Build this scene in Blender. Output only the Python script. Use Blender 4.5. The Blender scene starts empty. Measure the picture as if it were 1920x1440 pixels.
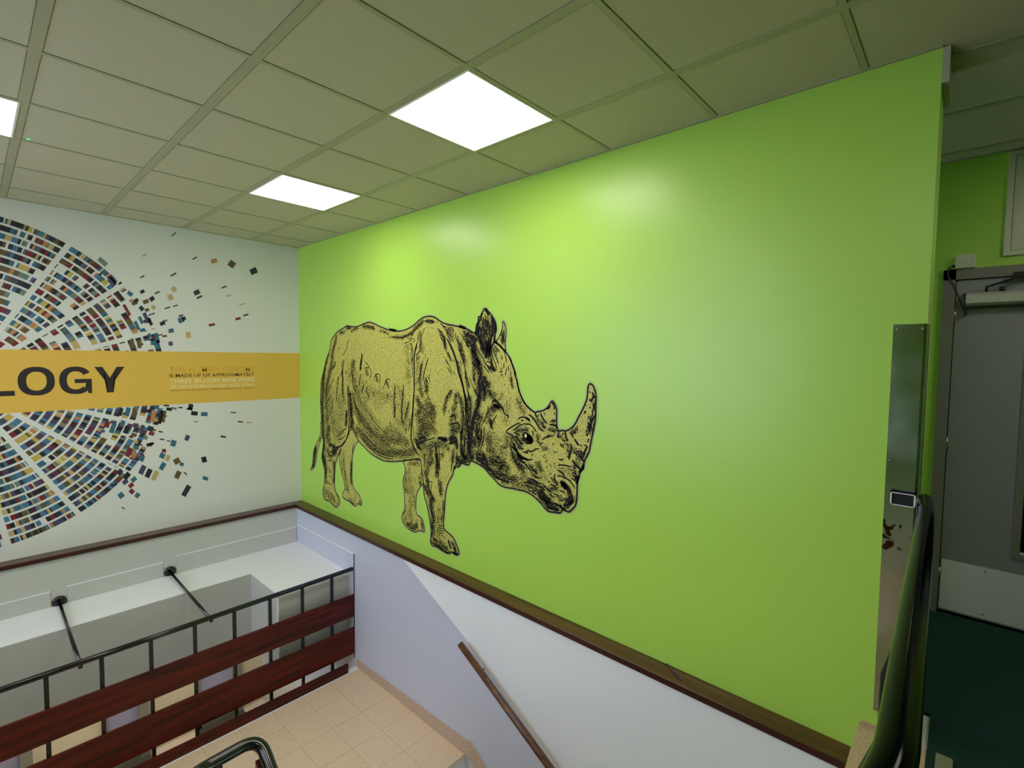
import bpy, bmesh, math, random
import numpy as np
from mathutils import Vector, Matrix

SC = bpy.context.scene
COL = SC.collection
random.seed(7)
R = random.Random

# ------------------------------------------------------------------ camera
EYE = Vector((5.5349, -2.5093, 0.0))
YAW, PITCH, ROLL = -0.74118, 0.05442, 0.011435
f_ = Vector((math.sin(YAW) * math.cos(PITCH), math.cos(YAW) * math.cos(PITCH), -math.sin(PITCH)))
r_ = Vector((math.cos(YAW), -math.sin(YAW), 0))
u_ = r_.cross(f_)
r2 = r_ * math.cos(ROLL) + u_ * math.sin(ROLL)
u2 = -r_ * math.sin(ROLL) + u_ * math.cos(ROLL)
cam_data = bpy.data.cameras.new('camera')
cam_data.sensor_fit = 'HORIZONTAL'
cam_data.sensor_width = 36.0
cam_data.lens = 931.61 / 1920 * 36.0
cam_data.clip_start = 0.02
cam_data.clip_end = 100
cam = bpy.data.objects.new('camera', cam_data)
COL.objects.link(cam)
m = Matrix((r2, u2, -f_)).transposed().to_4x4()
m.translation = EYE
cam.matrix_world = m
SC.camera = cam

# ------------------------------------------------------------------ world, daylight, exposure
PANEL_EMISSION = 13.0
world = bpy.data.worlds.new('overcast_sky')
SC.world = world
world.use_nodes = True
bg = world.node_tree.nodes['Background']
bg.inputs[0].default_value = (0.70, 0.80, 1.0, 1)
bg.inputs[1].default_value = 5.6
def window_portal(name, loc, rot, sx, sy):
    l = bpy.data.lights.new(name, 'AREA'); l.shape = 'RECTANGLE'; l.size = sx; l.size_y = sy
    l.cycles.is_portal = True
    o = bpy.data.objects.new(name, l); o.location = loc; o.rotation_euler = rot; COL.objects.link(o)
window_portal('daylight_portal', (2.0, -5.24, -0.15), (math.radians(90), 0, 0), 3.4, 2.5)
SC.view_settings.view_transform = 'Standard'
SC.view_settings.look = 'None'
SC.view_settings.gamma = 1.0
SC.view_settings.use_curve_mapping = False
SC.view_settings.exposure = 0.0
SC.cycles.max_bounces = 10
SC.cycles.diffuse_bounces = 6
SC.cycles.glossy_bounces = 5
SC.cycles.use_denoising = True
SC.cycles.sample_clamp_indirect = 6.0

# ------------------------------------------------------------------ materials
def srgb(r, g, b):
    def c(v):
        v /= 255.0
        return v / 12.92 if v <= 0.04045 else ((v + 0.055) / 1.055) ** 2.4
    return (c(r), c(g), c(b), 1)

def mat(name, color, rough=0.6, metal=0.0, spec=0.5, bump=0.0, bscale=200.0, var=0.0, vscale=3.0, coat=0.0, coat_rough=0.1, wood=None, speckle=None):
    M = bpy.data.materials.new(name); M.use_nodes = True
    nt = M.node_tree; P = nt.nodes['Principled BSDF']
    P.inputs['Base Color'].default_value = color
    P.inputs['Roughness'].default_value = rough
    P.inputs['Metallic'].default_value = metal
    P.inputs['Specular IOR Level'].default_value = spec
    P.inputs['Coat Weight'].default_value = coat
    P.inputs['Coat Roughness'].default_value = coat_rough
    tc = nt.nodes.new('ShaderNodeTexCoord')
    src = None
    if wood:
        mp = nt.nodes.new('ShaderNodeMapping'); nt.links.new(tc.outputs['Object'], mp.inputs[0])
        mp.inputs['Scale'].default_value = wood[0]
        n = nt.nodes.new('ShaderNodeTexNoise'); n.inputs['Scale'].default_value = 1.0; n.inputs['Detail'].default_value = 6; n.inputs['Distortion'].default_value = 0.6
        nt.links.new(mp.outputs[0], n.inputs[0])
        rp = nt.nodes.new('ShaderNodeValToRGB')
        rp.color_ramp.elements[0].position = 0.35; rp.color_ramp.elements[0].color = wood[1]
        rp.color_ramp.elements[1].position = 0.68; rp.color_ramp.elements[1].color = color
        nt.links.new(n.outputs[0], rp.inputs[0]); nt.links.new(rp.outputs[0], P.inputs['Base Color'])
    elif speckle:
        n = nt.nodes.new('ShaderNodeTexNoise'); n.inputs['Scale'].default_value = speckle[0]; n.inputs['Detail'].default_value = 4
        nt.links.new(tc.outputs['Object'], n.inputs[0])
        rp = nt.nodes.new('ShaderNodeValToRGB')
        rp.color_ramp.elements[0].position = speckle[2]; rp.color_ramp.elements[0].color = speckle[1]
        rp.color_ramp.elements[1].position = speckle[3]; rp.color_ramp.elements[1].color = color
        nt.links.new(n.outputs[0], rp.inputs[0]); nt.links.new(rp.outputs[0], P.inputs['Base Color'])
    elif var:
        n = nt.nodes.new('ShaderNodeTexNoise'); n.inputs['Scale'].default_value = vscale; n.inputs['Detail'].default_value = 4
        nt.links.new(tc.outputs['Object'], n.inputs[0])
        rp = nt.nodes.new('ShaderNodeValToRGB')
        rp.color_ramp.elements[0].position = 0.3; rp.color_ramp.elements[0].color = tuple(c * (1 - var) for c in color[:3]) + (1,)
        rp.color_ramp.elements[1].position = 0.7; rp.color_ramp.elements[1].color = color
        nt.links.new(n.outputs[0], rp.inputs[0]); nt.links.new(rp.outputs[0], P.inputs['Base Color'])
    if bump:
        n2 = nt.nodes.new('ShaderNodeTexNoise'); n2.inputs['Scale'].default_value = bscale; n2.inputs['Detail'].default_value = 3
        nt.links.new(tc.outputs['Object'], n2.inputs[0])
        b = nt.nodes.new('ShaderNodeBump'); b.inputs['Strength'].default_value = bump; b.inputs['Distance'].default_value = 0.002
        nt.links.new(n2.outputs[0], b.inputs['Height']); nt.links.new(b.outputs[0], P.inputs['Normal'])
    return M

def emit(name, color, strength):
    M = bpy.data.materials.new(name); M.use_nodes = True
    nt = M.node_tree; nt.nodes.remove(nt.nodes['Principled BSDF'])
    e = nt.nodes.new('ShaderNodeEmission'); e.inputs[0].default_value = color; e.inputs[1].default_value = strength
    nt.links.new(e.outputs[0], nt.nodes['Material Output'].inputs[0])
    return M

def attr_mat(name, rough=0.6):
    M = bpy.data.materials.new(name); M.use_nodes = True
    nt = M.node_tree; P = nt.nodes['Principled BSDF']; P.inputs['Roughness'].default_value = rough
    a = nt.nodes.new('ShaderNodeAttribute'); a.attribute_name = 'ink'
    nt.links.new(a.outputs['Color'], P.inputs['Base Color'])
    return M

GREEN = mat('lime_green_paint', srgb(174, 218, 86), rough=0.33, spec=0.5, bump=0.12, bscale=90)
MURALW = mat('mural_wallpaper', srgb(226, 226, 220), rough=0.6, bump=0.08, bscale=250)
LOWERW = mat('pale_grey_paint', srgb(196, 196, 190), rough=0.5, bump=0.15, bscale=220)
LILAC = mat('lilac_grey_paint', srgb(198, 200, 216), rough=0.5, bump=0.15, bscale=220)
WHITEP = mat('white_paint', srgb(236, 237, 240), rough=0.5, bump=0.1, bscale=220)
TILEC = mat('ceiling_tile_mineral', srgb(196, 191, 162), rough=0.9, bump=0.25, bscale=400, var=0.03, vscale=60)
TEEC = mat('ceiling_tee_paint', srgb(172, 170, 138), rough=0.5)
LEDGE = mat('varnished_brown_wood', srgb(104, 66, 40), rough=0.32, wood=((1.2, 30, 30), srgb(62, 34, 20)))
LEDGEL = mat('varnished_brown_wood_side', srgb(104, 74, 60), rough=0.3, wood=((30, 1.2, 30), srgb(66, 40, 32)))
PLANK = mat('mahogany_board', srgb(100, 26, 12), rough=0.42, spec=0.3, wood=((40, 1.6, 22), srgb(50, 10, 5)))
PLANKX = mat('mahogany_board_inner', srgb(118, 40, 20), rough=0.38, wood=((1.6, 40, 22), srgb(60, 18, 10)))
OAK = mat('handrail_wood', srgb(112, 72, 46), rough=0.35, wood=((2.5, 60, 60), srgb(66, 38, 24)))
BLACK = mat('black_gloss_metal', srgb(12, 12, 13), rough=0.18, spec=0.6)
BLACKM = mat('black_satin_metal', srgb(16, 16, 17), rough=0.4)
RAILM = mat('dark_polished_rail', srgb(4, 7, 5), rough=0.12, spec=0.05)
TERRAZZO = mat('beige_terrazzo', srgb(226, 200, 170), rough=0.42, speckle=(170, srgb(196, 166, 134), 0.36, 0.5))
TERRAZZO2 = mat('beige_terrazzo_edge', srgb(186, 164, 130), rough=0.45, speckle=(140, srgb(160, 134, 104), 0.36, 0.5))
SKIRT = mat('tan_skirting', srgb(196, 172, 150), rough=0.45, speckle=(90, srgb(178, 152, 130), 0.35, 0.55))
GROUT = mat('grout', srgb(180, 154, 124), rough=0.9)
GROUNDF = mat('pale_ground_floor', srgb(214, 198, 180), rough=0.4, speckle=(60, srgb(196, 176, 156), 0.35, 0.6))
CARPET = mat('dark_green_carpet', srgb(36, 64, 56), rough=0.95, spec=0.1, bump=0.9, bscale=700, speckle=(500, srgb(20, 42, 34), 0.35, 0.62))
DOORP = mat('grey_door_paint', srgb(146, 146, 150), rough=0.30, bump=0.12, bscale=60)
FRAMEP = mat('grey_frame_paint', srgb(128, 124, 114), rough=0.35, bump=0.1, bscale=60)
STEEL = mat('brushed_steel', srgb(206, 206, 212), rough=0.5, metal=0.8)
HINGE = mat('hinge_steel', srgb(170, 165, 145), rough=0.35, metal=1.0)
_P = STEEL.node_tree.nodes['Principled BSDF']; _P.inputs['Roughness'].default_value = 0.30; _P.inputs['Metallic'].default_value = 0.35; _P.inputs['Base Color'].default_value = (0.9, 0.9, 0.95, 1)
_P.inputs['Anisotropic'].default_value = 0.92
_cv = STEEL.node_tree.nodes.new('ShaderNodeCombineXYZ'); _cv.inputs[2].default_value = 1.0
STEEL.node_tree.links.new(_cv.outputs[0], _P.inputs['Tangent'])
CREAM = mat('cream_plastic', srgb(214, 212, 196), rough=0.4)
HATCH = mat('cream_hatch_paint', srgb(214, 212, 190), rough=0.45)
CLOSER = mat('silver_closer', srgb(196, 196, 182), rough=0.35, metal=0.3)
YELLOW = mat('yellow_banner_print', srgb(232, 188, 82), rough=0.5, bump=0.08, bscale=250)
INKDARK = mat('dark_brown_ink', srgb(42, 34, 38), rough=0.5)
INKBRN = mat('brown_ink', srgb(84, 40, 20), rough=0.5)
INKCREAM = mat('cream_ink', srgb(240, 228, 180), rough=0.5)
INKFAINT = mat('faint_gold_ink', srgb(218, 172, 62), rough=0.5)
PRINT = attr_mat('mural_print', 0.55)
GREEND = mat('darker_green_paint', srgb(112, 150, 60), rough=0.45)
RFILL = mat('olive_yellow_print', srgb(194, 189, 90), rough=0.5)
RHALO = mat('pale_cut_edge', srgb(176, 196, 120), rough=0.6)
RINK = mat('black_print_ink', srgb(16, 12, 13), rough=0.6, spec=0.25)
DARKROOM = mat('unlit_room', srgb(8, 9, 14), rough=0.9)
GLASSD = mat('dark_door_glass', srgb(6, 9, 22), rough=0.05, spec=0.6)
CHROME = bpy.data.materials.new('worn_mirror_steel'); CHROME.use_nodes = True
_nt = CHROME.node_tree; _P = _nt.nodes['Principled BSDF']
_P.inputs['Metallic'].default_value = 1.0
_tc = _nt.nodes.new('ShaderNodeTexCoord')
_n = _nt.nodes.new('ShaderNodeTexNoise'); _n.inputs['Scale'].default_value = 26; _n.inputs['Detail'].default_value = 8; _n.inputs['Distortion'].default_value = 0.8
_nt.links.new(_tc.outputs['Object'], _n.inputs[0])
_vd = _nt.nodes.new('ShaderNodeVectorMath'); _vd.operation = 'DISTANCE'; _vd.inputs[1].default_value = (5.318, 0.0, -0.70)
_nt.links.new(_tc.outputs['Object'], _vd.inputs[0])
_mr = _nt.nodes.new('ShaderNodeMapRange'); _mr.inputs['From Min'].default_value = 0.10; _mr.inputs['From Max'].default_value = 0.0
_mr.inputs['To Min'].default_value = 0.0; _mr.inputs['To Max'].default_value = 0.30
_nt.links.new(_vd.outputs['Value'], _mr.inputs['Value'])
_ad = _nt.nodes.new('ShaderNodeMath'); _ad.operation = 'ADD'; _nt.links.new(_n.outputs[0], _ad.inputs[0]); _nt.links.new(_mr.outputs[0], _ad.inputs[1])
_rp = _nt.nodes.new('ShaderNodeValToRGB')
_rp.color_ramp.elements[0].position = 0.70; _rp.color_ramp.elements[0].color = (0.40, 0.42, 0.38, 1)
_rp.color_ramp.elements[1].position = 0.74; _rp.color_ramp.elements[1].color = srgb(74, 44, 36)
_nt.links.new(_ad.outputs[0], _rp.inputs[0]); _nt.links.new(_rp.outputs[0], _P.inputs['Base Color'])
_rr = _nt.nodes.new('ShaderNodeMapRange'); _rr.inputs['From Min'].default_value = 0.3; _rr.inputs['From Max'].default_value = 0.75
_rr.inputs['To Min'].default_value = 0.10; _rr.inputs['To Max'].default_value = 0.32
_n2 = _nt.nodes.new('ShaderNodeTexNoise'); _n2.inputs['Scale'].default_value = 4; _nt.links.new(_tc.outputs['Object'], _n2.inputs[0]); _nt.links.new(_n2.outputs[0], _rr.inputs['Value']); _nt.links.new(_rr.outputs[0], _P.inputs['Roughness'])

def glass_mat(name, color, transmit=True):
    M = bpy.data.materials.new(name); M.use_nodes = True
    nt = M.node_tree; nt.nodes.remove(nt.nodes['Principled BSDF'])
    mx = nt.nodes.new('ShaderNodeMixShader')
    tr = nt.nodes.new('ShaderNodeBsdfTransparent'); tr.inputs[0].default_value = color
    gl = nt.nodes.new('ShaderNodeBsdfGlossy'); gl.inputs['Roughness'].default_value = 0.03
    fr = nt.nodes.new('ShaderNodeFresnel'); fr.inputs[0].default_value = 1.45
    nt.links.new(fr.outputs[0], mx.inputs[0]); nt.links.new(tr.outputs[0], mx.inputs[1]); nt.links.new(gl.outputs[0], mx.inputs[2])
    nt.links.new(mx.outputs[0], nt.nodes['Material Output'].inputs[0])
    return M
GLASS = glass_mat('clear_window_glass', (0.95, 0.97, 1.0, 1))
FROST = bpy.data.materials.new('frosted_lilac_glass'); FROST.use_nodes = True
_nt = FROST.node_tree; _nt.nodes.remove(_nt.nodes['Principled BSDF'])
_mx = _nt.nodes.new('ShaderNodeMixShader'); _mx.inputs[0].default_value = 0.5
_t = _nt.nodes.new('ShaderNodeBsdfTranslucent'); _t.inputs[0].default_value = srgb(140, 132, 138)
_d = _nt.nodes.new('ShaderNodeBsdfDiffuse'); _d.inputs[0].default_value = srgb(176, 174, 184)
_nt.links.new(_t.outputs[0], _mx.inputs[1]); _nt.links.new(_d.outputs[0], _mx.inputs[2]); _nt.links.new(_mx.outputs[0], _nt.nodes['Material Output'].inputs[0])

# ------------------------------------------------------------------ mesh helpers
def NB(): return bmesh.new()

def box(bm, x0, x1, y0, y1, z0, z1, bevel=0.0):
    vs = [bm.verts.new((x, y, z)) for x in (x0, x1) for y in (y0, y1) for z in (z0, z1)]
    idx = [(0, 1, 3, 2), (4, 6, 7, 5), (0, 4, 5, 1), (2, 3, 7, 6), (0, 2, 6, 4), (1, 5, 7, 3)]
    fs = [bm.faces.new([vs[i] for i in t]) for t in idx]
    if bevel:
        es = set(e for f in fs for e in f.edges)
        bmesh.ops.bevel(bm, geom=list(es), offset=bevel, segments=2, profile=0.5, affect='EDGES')
    return bm

def prism(bm, pts, axis, a0, a1):
    """closed polygon pts (2D) extruded along axis ('x','y','z') from a0 to a1"""
    def mk(p, a):
        return {'x': (a, p[0], p[1]), 'y': (p[0], a, p[1]), 'z': (p[0], p[1], a)}[axis]
    A = [bm.verts.new(mk(p, a0)) for p in pts]; B = [bm.verts.new(mk(p, a1)) for p in pts]
    n = len(pts)
    bm.faces.new(A); bm.faces.new(B[::-1])
    for i in range(n):
        bm.faces.new((A[i], B[i], B[(i + 1) % n], A[(i + 1) % n]))
    bmesh.ops.recalc_face_normals(bm, faces=bm.faces)
    return bm

def tube(bm, pts, r, seg=12, cap=True):
    pts = [Vector(p) for p in pts]
    rs = r if isinstance(r, (list, tuple)) else [r] * len(pts)
    rings = []
    up = Vector((0, 0, 1))
    prev = None
    for i, p in enumerate(pts):
        if i == 0: d = pts[1] - p
        elif i == len(pts) - 1: d = p - pts[i - 1]
        else: d = (pts[i + 1] - p).normalized() + (p - pts[i - 1]).normalized()
        d.normalize()
        if prev is None:
            a = up.cross(d)
            if a.length < 1e-3: a = Vector((1, 0, 0)).cross(d)
        else:
            a = prev - d * prev.dot(d)
        a.normalize(); prev = a
        b = d.cross(a)
        rings.append([bm.verts.new(p + (a * math.cos(t) + b * math.sin(t)) * rs[i]) for t in [2 * math.pi * k / seg for k in range(seg)]])
    for A, B in zip(rings, rings[1:]):
        for k in range(seg):
            f = bm.faces.new((A[k], A[(k + 1) % seg], B[(k + 1) % seg], B[k])); f.smooth = True
    if cap:
        bm.faces.new(rings[0][::-1]); bm.faces.new(rings[-1])
    return bm

def fillet(pts, rad, n=6):
    """round the inner corners of a polyline"""
    P = [Vector(p) for p in pts]; out = [P[0]]
    for a, b, c in zip(P, P[1:], P[2:]):
        d1 = (a - b).normalized(); d2 = (c - b).normalized()
        s = b + d1 * rad; e = b + d2 * rad
        for k in range(n + 1):
            t = k / n
            out.append(s * (1 - t) ** 2 + b * 2 * t * (1 - t) + e * t * t)
    out.append(P[-1]); return out

def tag(o, label=None, cat=None, group=None, kind=None):
    if label: o['label'] = label
    if cat: o['category'] = cat
    if group: o['group'] = group
    if kind: o['kind'] = kind
    return o

def obj(name, bm, material, parent=None, **kw):
    me = bpy.data.meshes.new(name)
    if isinstance(bm, bmesh.types.BMesh):
        bmesh.ops.recalc_face_normals(bm, faces=bm.faces)
        bm.to_mesh(me); bm.free()
    else:
        me = bm; me.name = name
    if material and not me.materials: me.materials.append(material)
    o = bpy.data.objects.new(name, me); COL.objects.link(o)
    if parent:
        o.parent = parent
        o.matrix_parent_inverse = parent_inv(parent)
    tag(o, **kw)
    return o

def parent_inv(p):
    return Matrix.LocRotScale(p.location, p.rotation_euler, p.scale).inverted()

def empty(name, loc, **kw):
    o = bpy.data.objects.new(name, None); o.location = loc; o.empty_display_size = 0.1
    COL.objects.link(o); tag(o, **kw); return o

def inst(name, mesh, loc, parent=None, **kw):
    o = bpy.data.objects.new(name, mesh); COL.objects.link(o); o.location = loc
    if parent:
        o.parent = parent; o.matrix_parent_inverse = parent_inv(parent)
    tag(o, **kw); return o

H = 1.179          # underside of the ceiling grid, above the eye
LZ = -1.656        # top of the wooden ledge
UF = -1.53         # upper landing floor
HF = -2.96         # half landing floor
GF = -4.42         # ground floor
XE = 5.414         # free end of the green wall
YD = 1.46          # wall with the door
BX = 1.30          # balustrade plane
STRUCT = dict(kind='structure')
LEDGED = mat('dark_red_edge', srgb(58, 16, 10), rough=0.4)
# ================================================================== room shell
obj('wall_back', prism(NB(), [(0, 0), (XE, 0), (XE, 0.26), (0, 0.26)], 'z', GF, H), GREEN,
    label='long lime green painted wall carrying the rhinoceros print', cat='wall', kind='structure')
bm = NB()
box(bm, -0.16, 0, -5.2, 0.26, -2.80, H)
obj('wall_left', bm, MURALW, label='white wall behind the circular coloured bar pattern and yellow banner', cat='wall', kind='structure')
obj('wall_lower_back', box(NB(), 0.0, XE - 0.14, -0.10, 0.0, GF, LZ - 0.032), LILAC,
    label='lilac grey lower wall below the ledge of the green wall', cat='wall', kind='structure')
obj('wall_lower_left', box(NB(), 0.0, 0.11, -5.2, -0.10, -2.80, LZ - 0.032), LOWERW,
    label='pale grey lower wall below the ledge of the patterned wall', cat='wall', kind='structure')
# brighter plaster facing above the descending handrail
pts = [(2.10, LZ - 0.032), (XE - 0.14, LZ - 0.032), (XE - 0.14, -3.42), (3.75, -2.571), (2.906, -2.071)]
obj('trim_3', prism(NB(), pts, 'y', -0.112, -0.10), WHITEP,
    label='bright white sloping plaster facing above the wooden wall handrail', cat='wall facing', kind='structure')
# wood ledges
def ledge(name, x0, x1, y0, y1, m_, **kw):
    t = empty(name, ((x0 + x1) / 2, (y0 + y1) / 2, LZ - 0.03), kind='structure', **kw)
    obj('ledge_board', box(NB(), x0, x1, y0, y1, LZ - 0.032, LZ, bevel=0.004), m_, t)
    if x1 > 1: obj('ledge_edge', box(NB(), x0 + 0.12, x1, y0 - 0.002, y0 + 0.004, LZ - 0.034, LZ - 0.003), LEDGED, t, label='dark red stained front edge')
    else: obj('ledge_edge', box(NB(), x1 - 0.004, x1 + 0.002, y0, y1, LZ - 0.034, LZ - 0.003), LEDGED, t, label='dark red stained front edge')
    return t
ledge('trim_1', 0.0, XE - 0.145, -0.122, 0.0, LEDGE, label='dark brown varnished wooden ledge along the foot of the green wall', cat='ledge')
ledge('trim_2', 0.0, 0.128, -5.2, -0.122, LEDGEL, label='dark brown wooden ledge under the patterned wall', cat='ledge')

# front wall (behind the camera) with its window, right wall, corridor wall
bm = NB()
box(bm, -1.2, 0.3, -5.36, -5.2, GF, H); box(bm, 3.7, 8.6, -5.36, -5.2, GF, H)
box(bm, 0.3, 3.7, -5.36, -5.2, GF, -1.4); box(bm, 0.3, 3.7, -5.36, -5.2, 1.1, H)
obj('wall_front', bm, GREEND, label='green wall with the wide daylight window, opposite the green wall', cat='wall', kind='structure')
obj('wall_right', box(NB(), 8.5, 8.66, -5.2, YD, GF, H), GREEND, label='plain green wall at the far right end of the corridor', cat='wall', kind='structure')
bm = NB()
box(bm, -0.16, 5.405, YD, YD + 0.15, UF - 0.2, H); box(bm, 6.44, 8.66, YD, YD + 0.15, UF - 0.2, H)
box(bm, 5.405, 6.44, YD, YD + 0.15, 0.545, H)
obj('wall_corridor', bm, GREEN, label='dark green painted corridor wall around the grey door', cat='wall', kind='structure')
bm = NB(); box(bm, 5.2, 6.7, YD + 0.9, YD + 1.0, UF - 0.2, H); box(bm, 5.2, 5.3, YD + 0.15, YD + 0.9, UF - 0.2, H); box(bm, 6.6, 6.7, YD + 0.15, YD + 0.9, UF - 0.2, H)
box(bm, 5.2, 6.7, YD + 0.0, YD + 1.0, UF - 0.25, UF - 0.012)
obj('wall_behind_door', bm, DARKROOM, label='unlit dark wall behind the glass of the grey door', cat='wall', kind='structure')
w = empty('window_1', (2.0, -5.28, 0.3), label='wide grey framed daylight window in the green wall opposite the rhinoceros', cat='window', kind='structure')
bm = NB()
for z0, z1 in ((-1.4, -1.35), (1.05, 1.1)): box(bm, 0.3, 3.7, -5.31, -5.25, z0, z1)
for x in (0.3, 1.13, 1.975, 2.82, 3.65): box(bm, x, x + 0.05, -5.31, -5.25, -1.35, 1.05)
obj('window_frame', bm, FRAMEP, w)
for k in range(4):
    obj('pane', box(NB(), 0.35 + k * 0.845, 1.13 + k * 0.845, -5.284, -5.276, -1.35, 1.05), GLASS, w)

# ceiling: suspended tiles in a tee grid
X0, Y0 = 0.376, -0.495
xs = sorted([0.0, 8.5] + [X0 + 0.6 * k for k in range(0, 14) if 0 < X0 + 0.6 * k < 8.5])
ys = sorted([-5.2, YD] + [Y0 + 0.6 * k for k in range(-9, 5) if -5.2 < Y0 + 0.6 * k < YD])
ceil = empty('ceiling', (3, -2, H), label='suspended ceiling of off white square tiles in a metal grid', cat='ceiling', kind='structure')
LIGHTS = [(X0 + 0.6 * 5, Y0 - 0.6), (X0 + 0.6 * 2, Y0 - 0.6), (X0 + 0.6 * 2, Y0 - 0.6 * 4), (X0 + 0.6 * 5, Y0 - 0.6 * 4),
          (X0 + 0.6 * 5, Y0 - 0.6 * 7), (X0 + 0.6 * 2, Y0 - 0.6 * 7), (X0 + 0.6 * 8, Y0 - 0.6 * 4), (X0 + 0.6 * 10, Y0 + 0.6 * 1)]  # last one is added out of view to brighten the corridor and door
tile_mesh = {}
hb = 0.011
def tile_me(w_, d_):
    k = (round(w_, 3), round(d_, 3))
    if k not in tile_mesh:
        b = NB()
        # tegular tile: its edge sits above the tee, its face hangs a little into the opening
        z0, z1 = 0.003, 0.016
        a = [(-w_ / 2, -d_ / 2), (w_ / 2, -d_ / 2), (w_ / 2, d_ / 2), (-w_ / 2, d_ / 2)]
        lo = [b.verts.new((x * (1 - 0.008 / max(w_, 0.1)), y * (1 - 0.008 / max(d_, 0.1)), z0)) for x, y in a]
        mi = [b.verts.new((x, y, z0 + 0.004)) for x, y in a]
        hi = [b.verts.new((x, y, z1)) for x, y in a]
        b.faces.new(lo); b.faces.new(hi[::-1])
        for A, B in ((lo, mi), (mi, hi)):
            for i in range(4): b.faces.new((A[i], A[(i + 1) % 4], B[(i + 1) % 4], B[i]))
        bmesh.ops.recalc_face_normals(b, faces=b.faces)
        me = bpy.data.meshes.new('tile'); b.to_mesh(me); b.free(); me.materials.append(TILEC); tile_mesh[k] = me
    return tile_mesh[k]
for i in range(len(xs) - 1):
    for j in range(len(ys) - 1):
        if any(abs(xs[i] - a) < 0.01 and abs(ys[j] - b) < 0.01 for a, b in LIGHTS): continue
        wx, wy = xs[i + 1] - xs[i], ys[j + 1] - ys[j]
        if wx < 0.04 or wy < 0.04: continue
        inst('tile', tile_me(wx - 0.022, wy - 0.038), ((xs[i] + xs[i + 1]) / 2, (ys[j] + ys[j + 1]) / 2, H), ceil)
bm = NB()
for x in xs: box(bm, x - hb, x + hb, -5.2, YD, H, H + 0.006)
for y in ys: box(bm, 0, 8.5, y - 0.019, y + 0.019, H + 0.0005, H + 0.0065)
box(bm, 0, XE, -0.018, -0.0, H - 0.001, H + 0.006); box(bm, 0, 0.018, -5.2, 0, H - 0.001, H + 0.006)
obj('ceiling_grid', bm, TEEC, ceil)
obj('ceiling_void', box(NB(), -0.16, 8.66, -5.36, 2.46, H + 0.03, H + 0.06), TEEC, ceil)
obj('edge_strip', box(NB(), XE, XE + 0.022, -0.0, 0.26, H - 0.13, H), TEEC, ceil)

LL = ['square ceiling light panel over the rhinoceros, largest and brightest one in view', 'square ceiling light panel nearest the corner of the green and patterned walls',
      'square ceiling light panel cut by the left edge of the photo', 'square ceiling light panel above the stairwell, beside the camera',
      'square ceiling light panel by the daylight window, stair side', 'square ceiling light panel by the daylight window, patterned wall side', 'square ceiling light panel right above the camera at the landing rail', 'unseen light panel added to brighten the corridor and the grey door']
DIFF = emit('light_diffuser', (1.0, 0.96, 0.86, 1), PANEL_EMISSION)
FRM = mat('light_frame_white', srgb(235, 235, 225), rough=0.5)
b = NB(); a0 = 0.289; a1 = 0.280
box(b, -a0, a0, -a0, -a1, -0.002, 0.012); box(b, -a0, a0, a1, a0, -0.002, 0.012); box(b, -a0, -a1, -a1, a1, -0.002, 0.012); box(b, a1, a0, -a1, a1, -0.002, 0.012)
me_fr = bpy.data.meshes.new('frame'); b.to_mesh(me_fr); b.free(); me_fr.materials.append(FRM)
b = NB(); box(b, -a1, a1, -a1, a1, 0.001, 0.006); me_df = bpy.data.meshes.new('diffuser'); b.to_mesh(me_df); b.free(); me_df.materials.append(DIFF)
for (lx, ly), lab in zip(LIGHTS, LL):
    t = empty('ceiling_light', (lx + 0.3, ly + 0.3, H), label=lab, cat='ceiling light', group='square light panels in the ceiling')
    inst('frame', me_fr, t.location, t); inst('diffuser', me_df, t.location, t)
bm = NB(); tube(bm, [(1.625, -2.247, H + 0.004), (1.625, -2.247, H - 0.003)], 0.007, 10)
tag(obj('indicator_lamp', bm, emit('green_indicator', (0.1, 1.0, 0.3, 1), 1.0)), 'tiny green indicator lamp set in a ceiling tile', 'indicator lamp')

# ================================================================== floors and stairs
fl = empty('floor_upper', (6.5, -2, UF), label='upper landing floor slab with a terrazzo edge strip', cat='floor', kind='structure')
obj('slab', box(NB(), 5.275, 8.5, -5.2, YD, UF - 0.30, UF - 0.012), LOWERW, fl)
obj('terrazzo_strip', box(NB(), 5.262, 5.485, -5.2, -0.0, UF - 0.05, UF, bevel=0.004), TERRAZZO2, fl)
obj('terrazzo_skirting', box(NB(), 5.272, XE, -0.012, 0.0, UF, UF + 0.012), TERRAZZO2, fl)
obj('wall_landing_edge', box(NB(), XE - 0.14, XE, -0.098, -0.001, GF, UF - 0.05), LILAC, label='narrow lilac grey pier under the end of the green wall', cat='wall', kind='structure')
obj('floor_corridor', box(NB(), 0, 5.275, 0.26, YD, UF - 0.30, UF - 0.012), LOWERW, label='corridor floor slab behind the green wall', cat='floor', kind='structure')
bm = NB()
box(bm, 5.485, 8.5, -5.2, YD, UF - 0.012, UF + 0.004); box(bm, 0, 5.485, 0.26, YD, UF - 0.012, UF + 0.004)
tag(obj('carpet', bm, CARPET), 'dark green carpet covering the upper landing up to the grey door', 'carpet')
t = empty('floor_edge_strip', (5.53, -0.3, UF), label='short grey wooden edge strip between terrazzo and green carpet by the dark rail', cat='edge strip')
obj('strip_body', box(NB(), 5.512, 5.562, -0.62, -0.03, UF + 0.004, UF + 0.022, bevel=0.003), mat('olive_grey_strip', srgb(120, 122, 96), rough=0.5), t)

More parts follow.
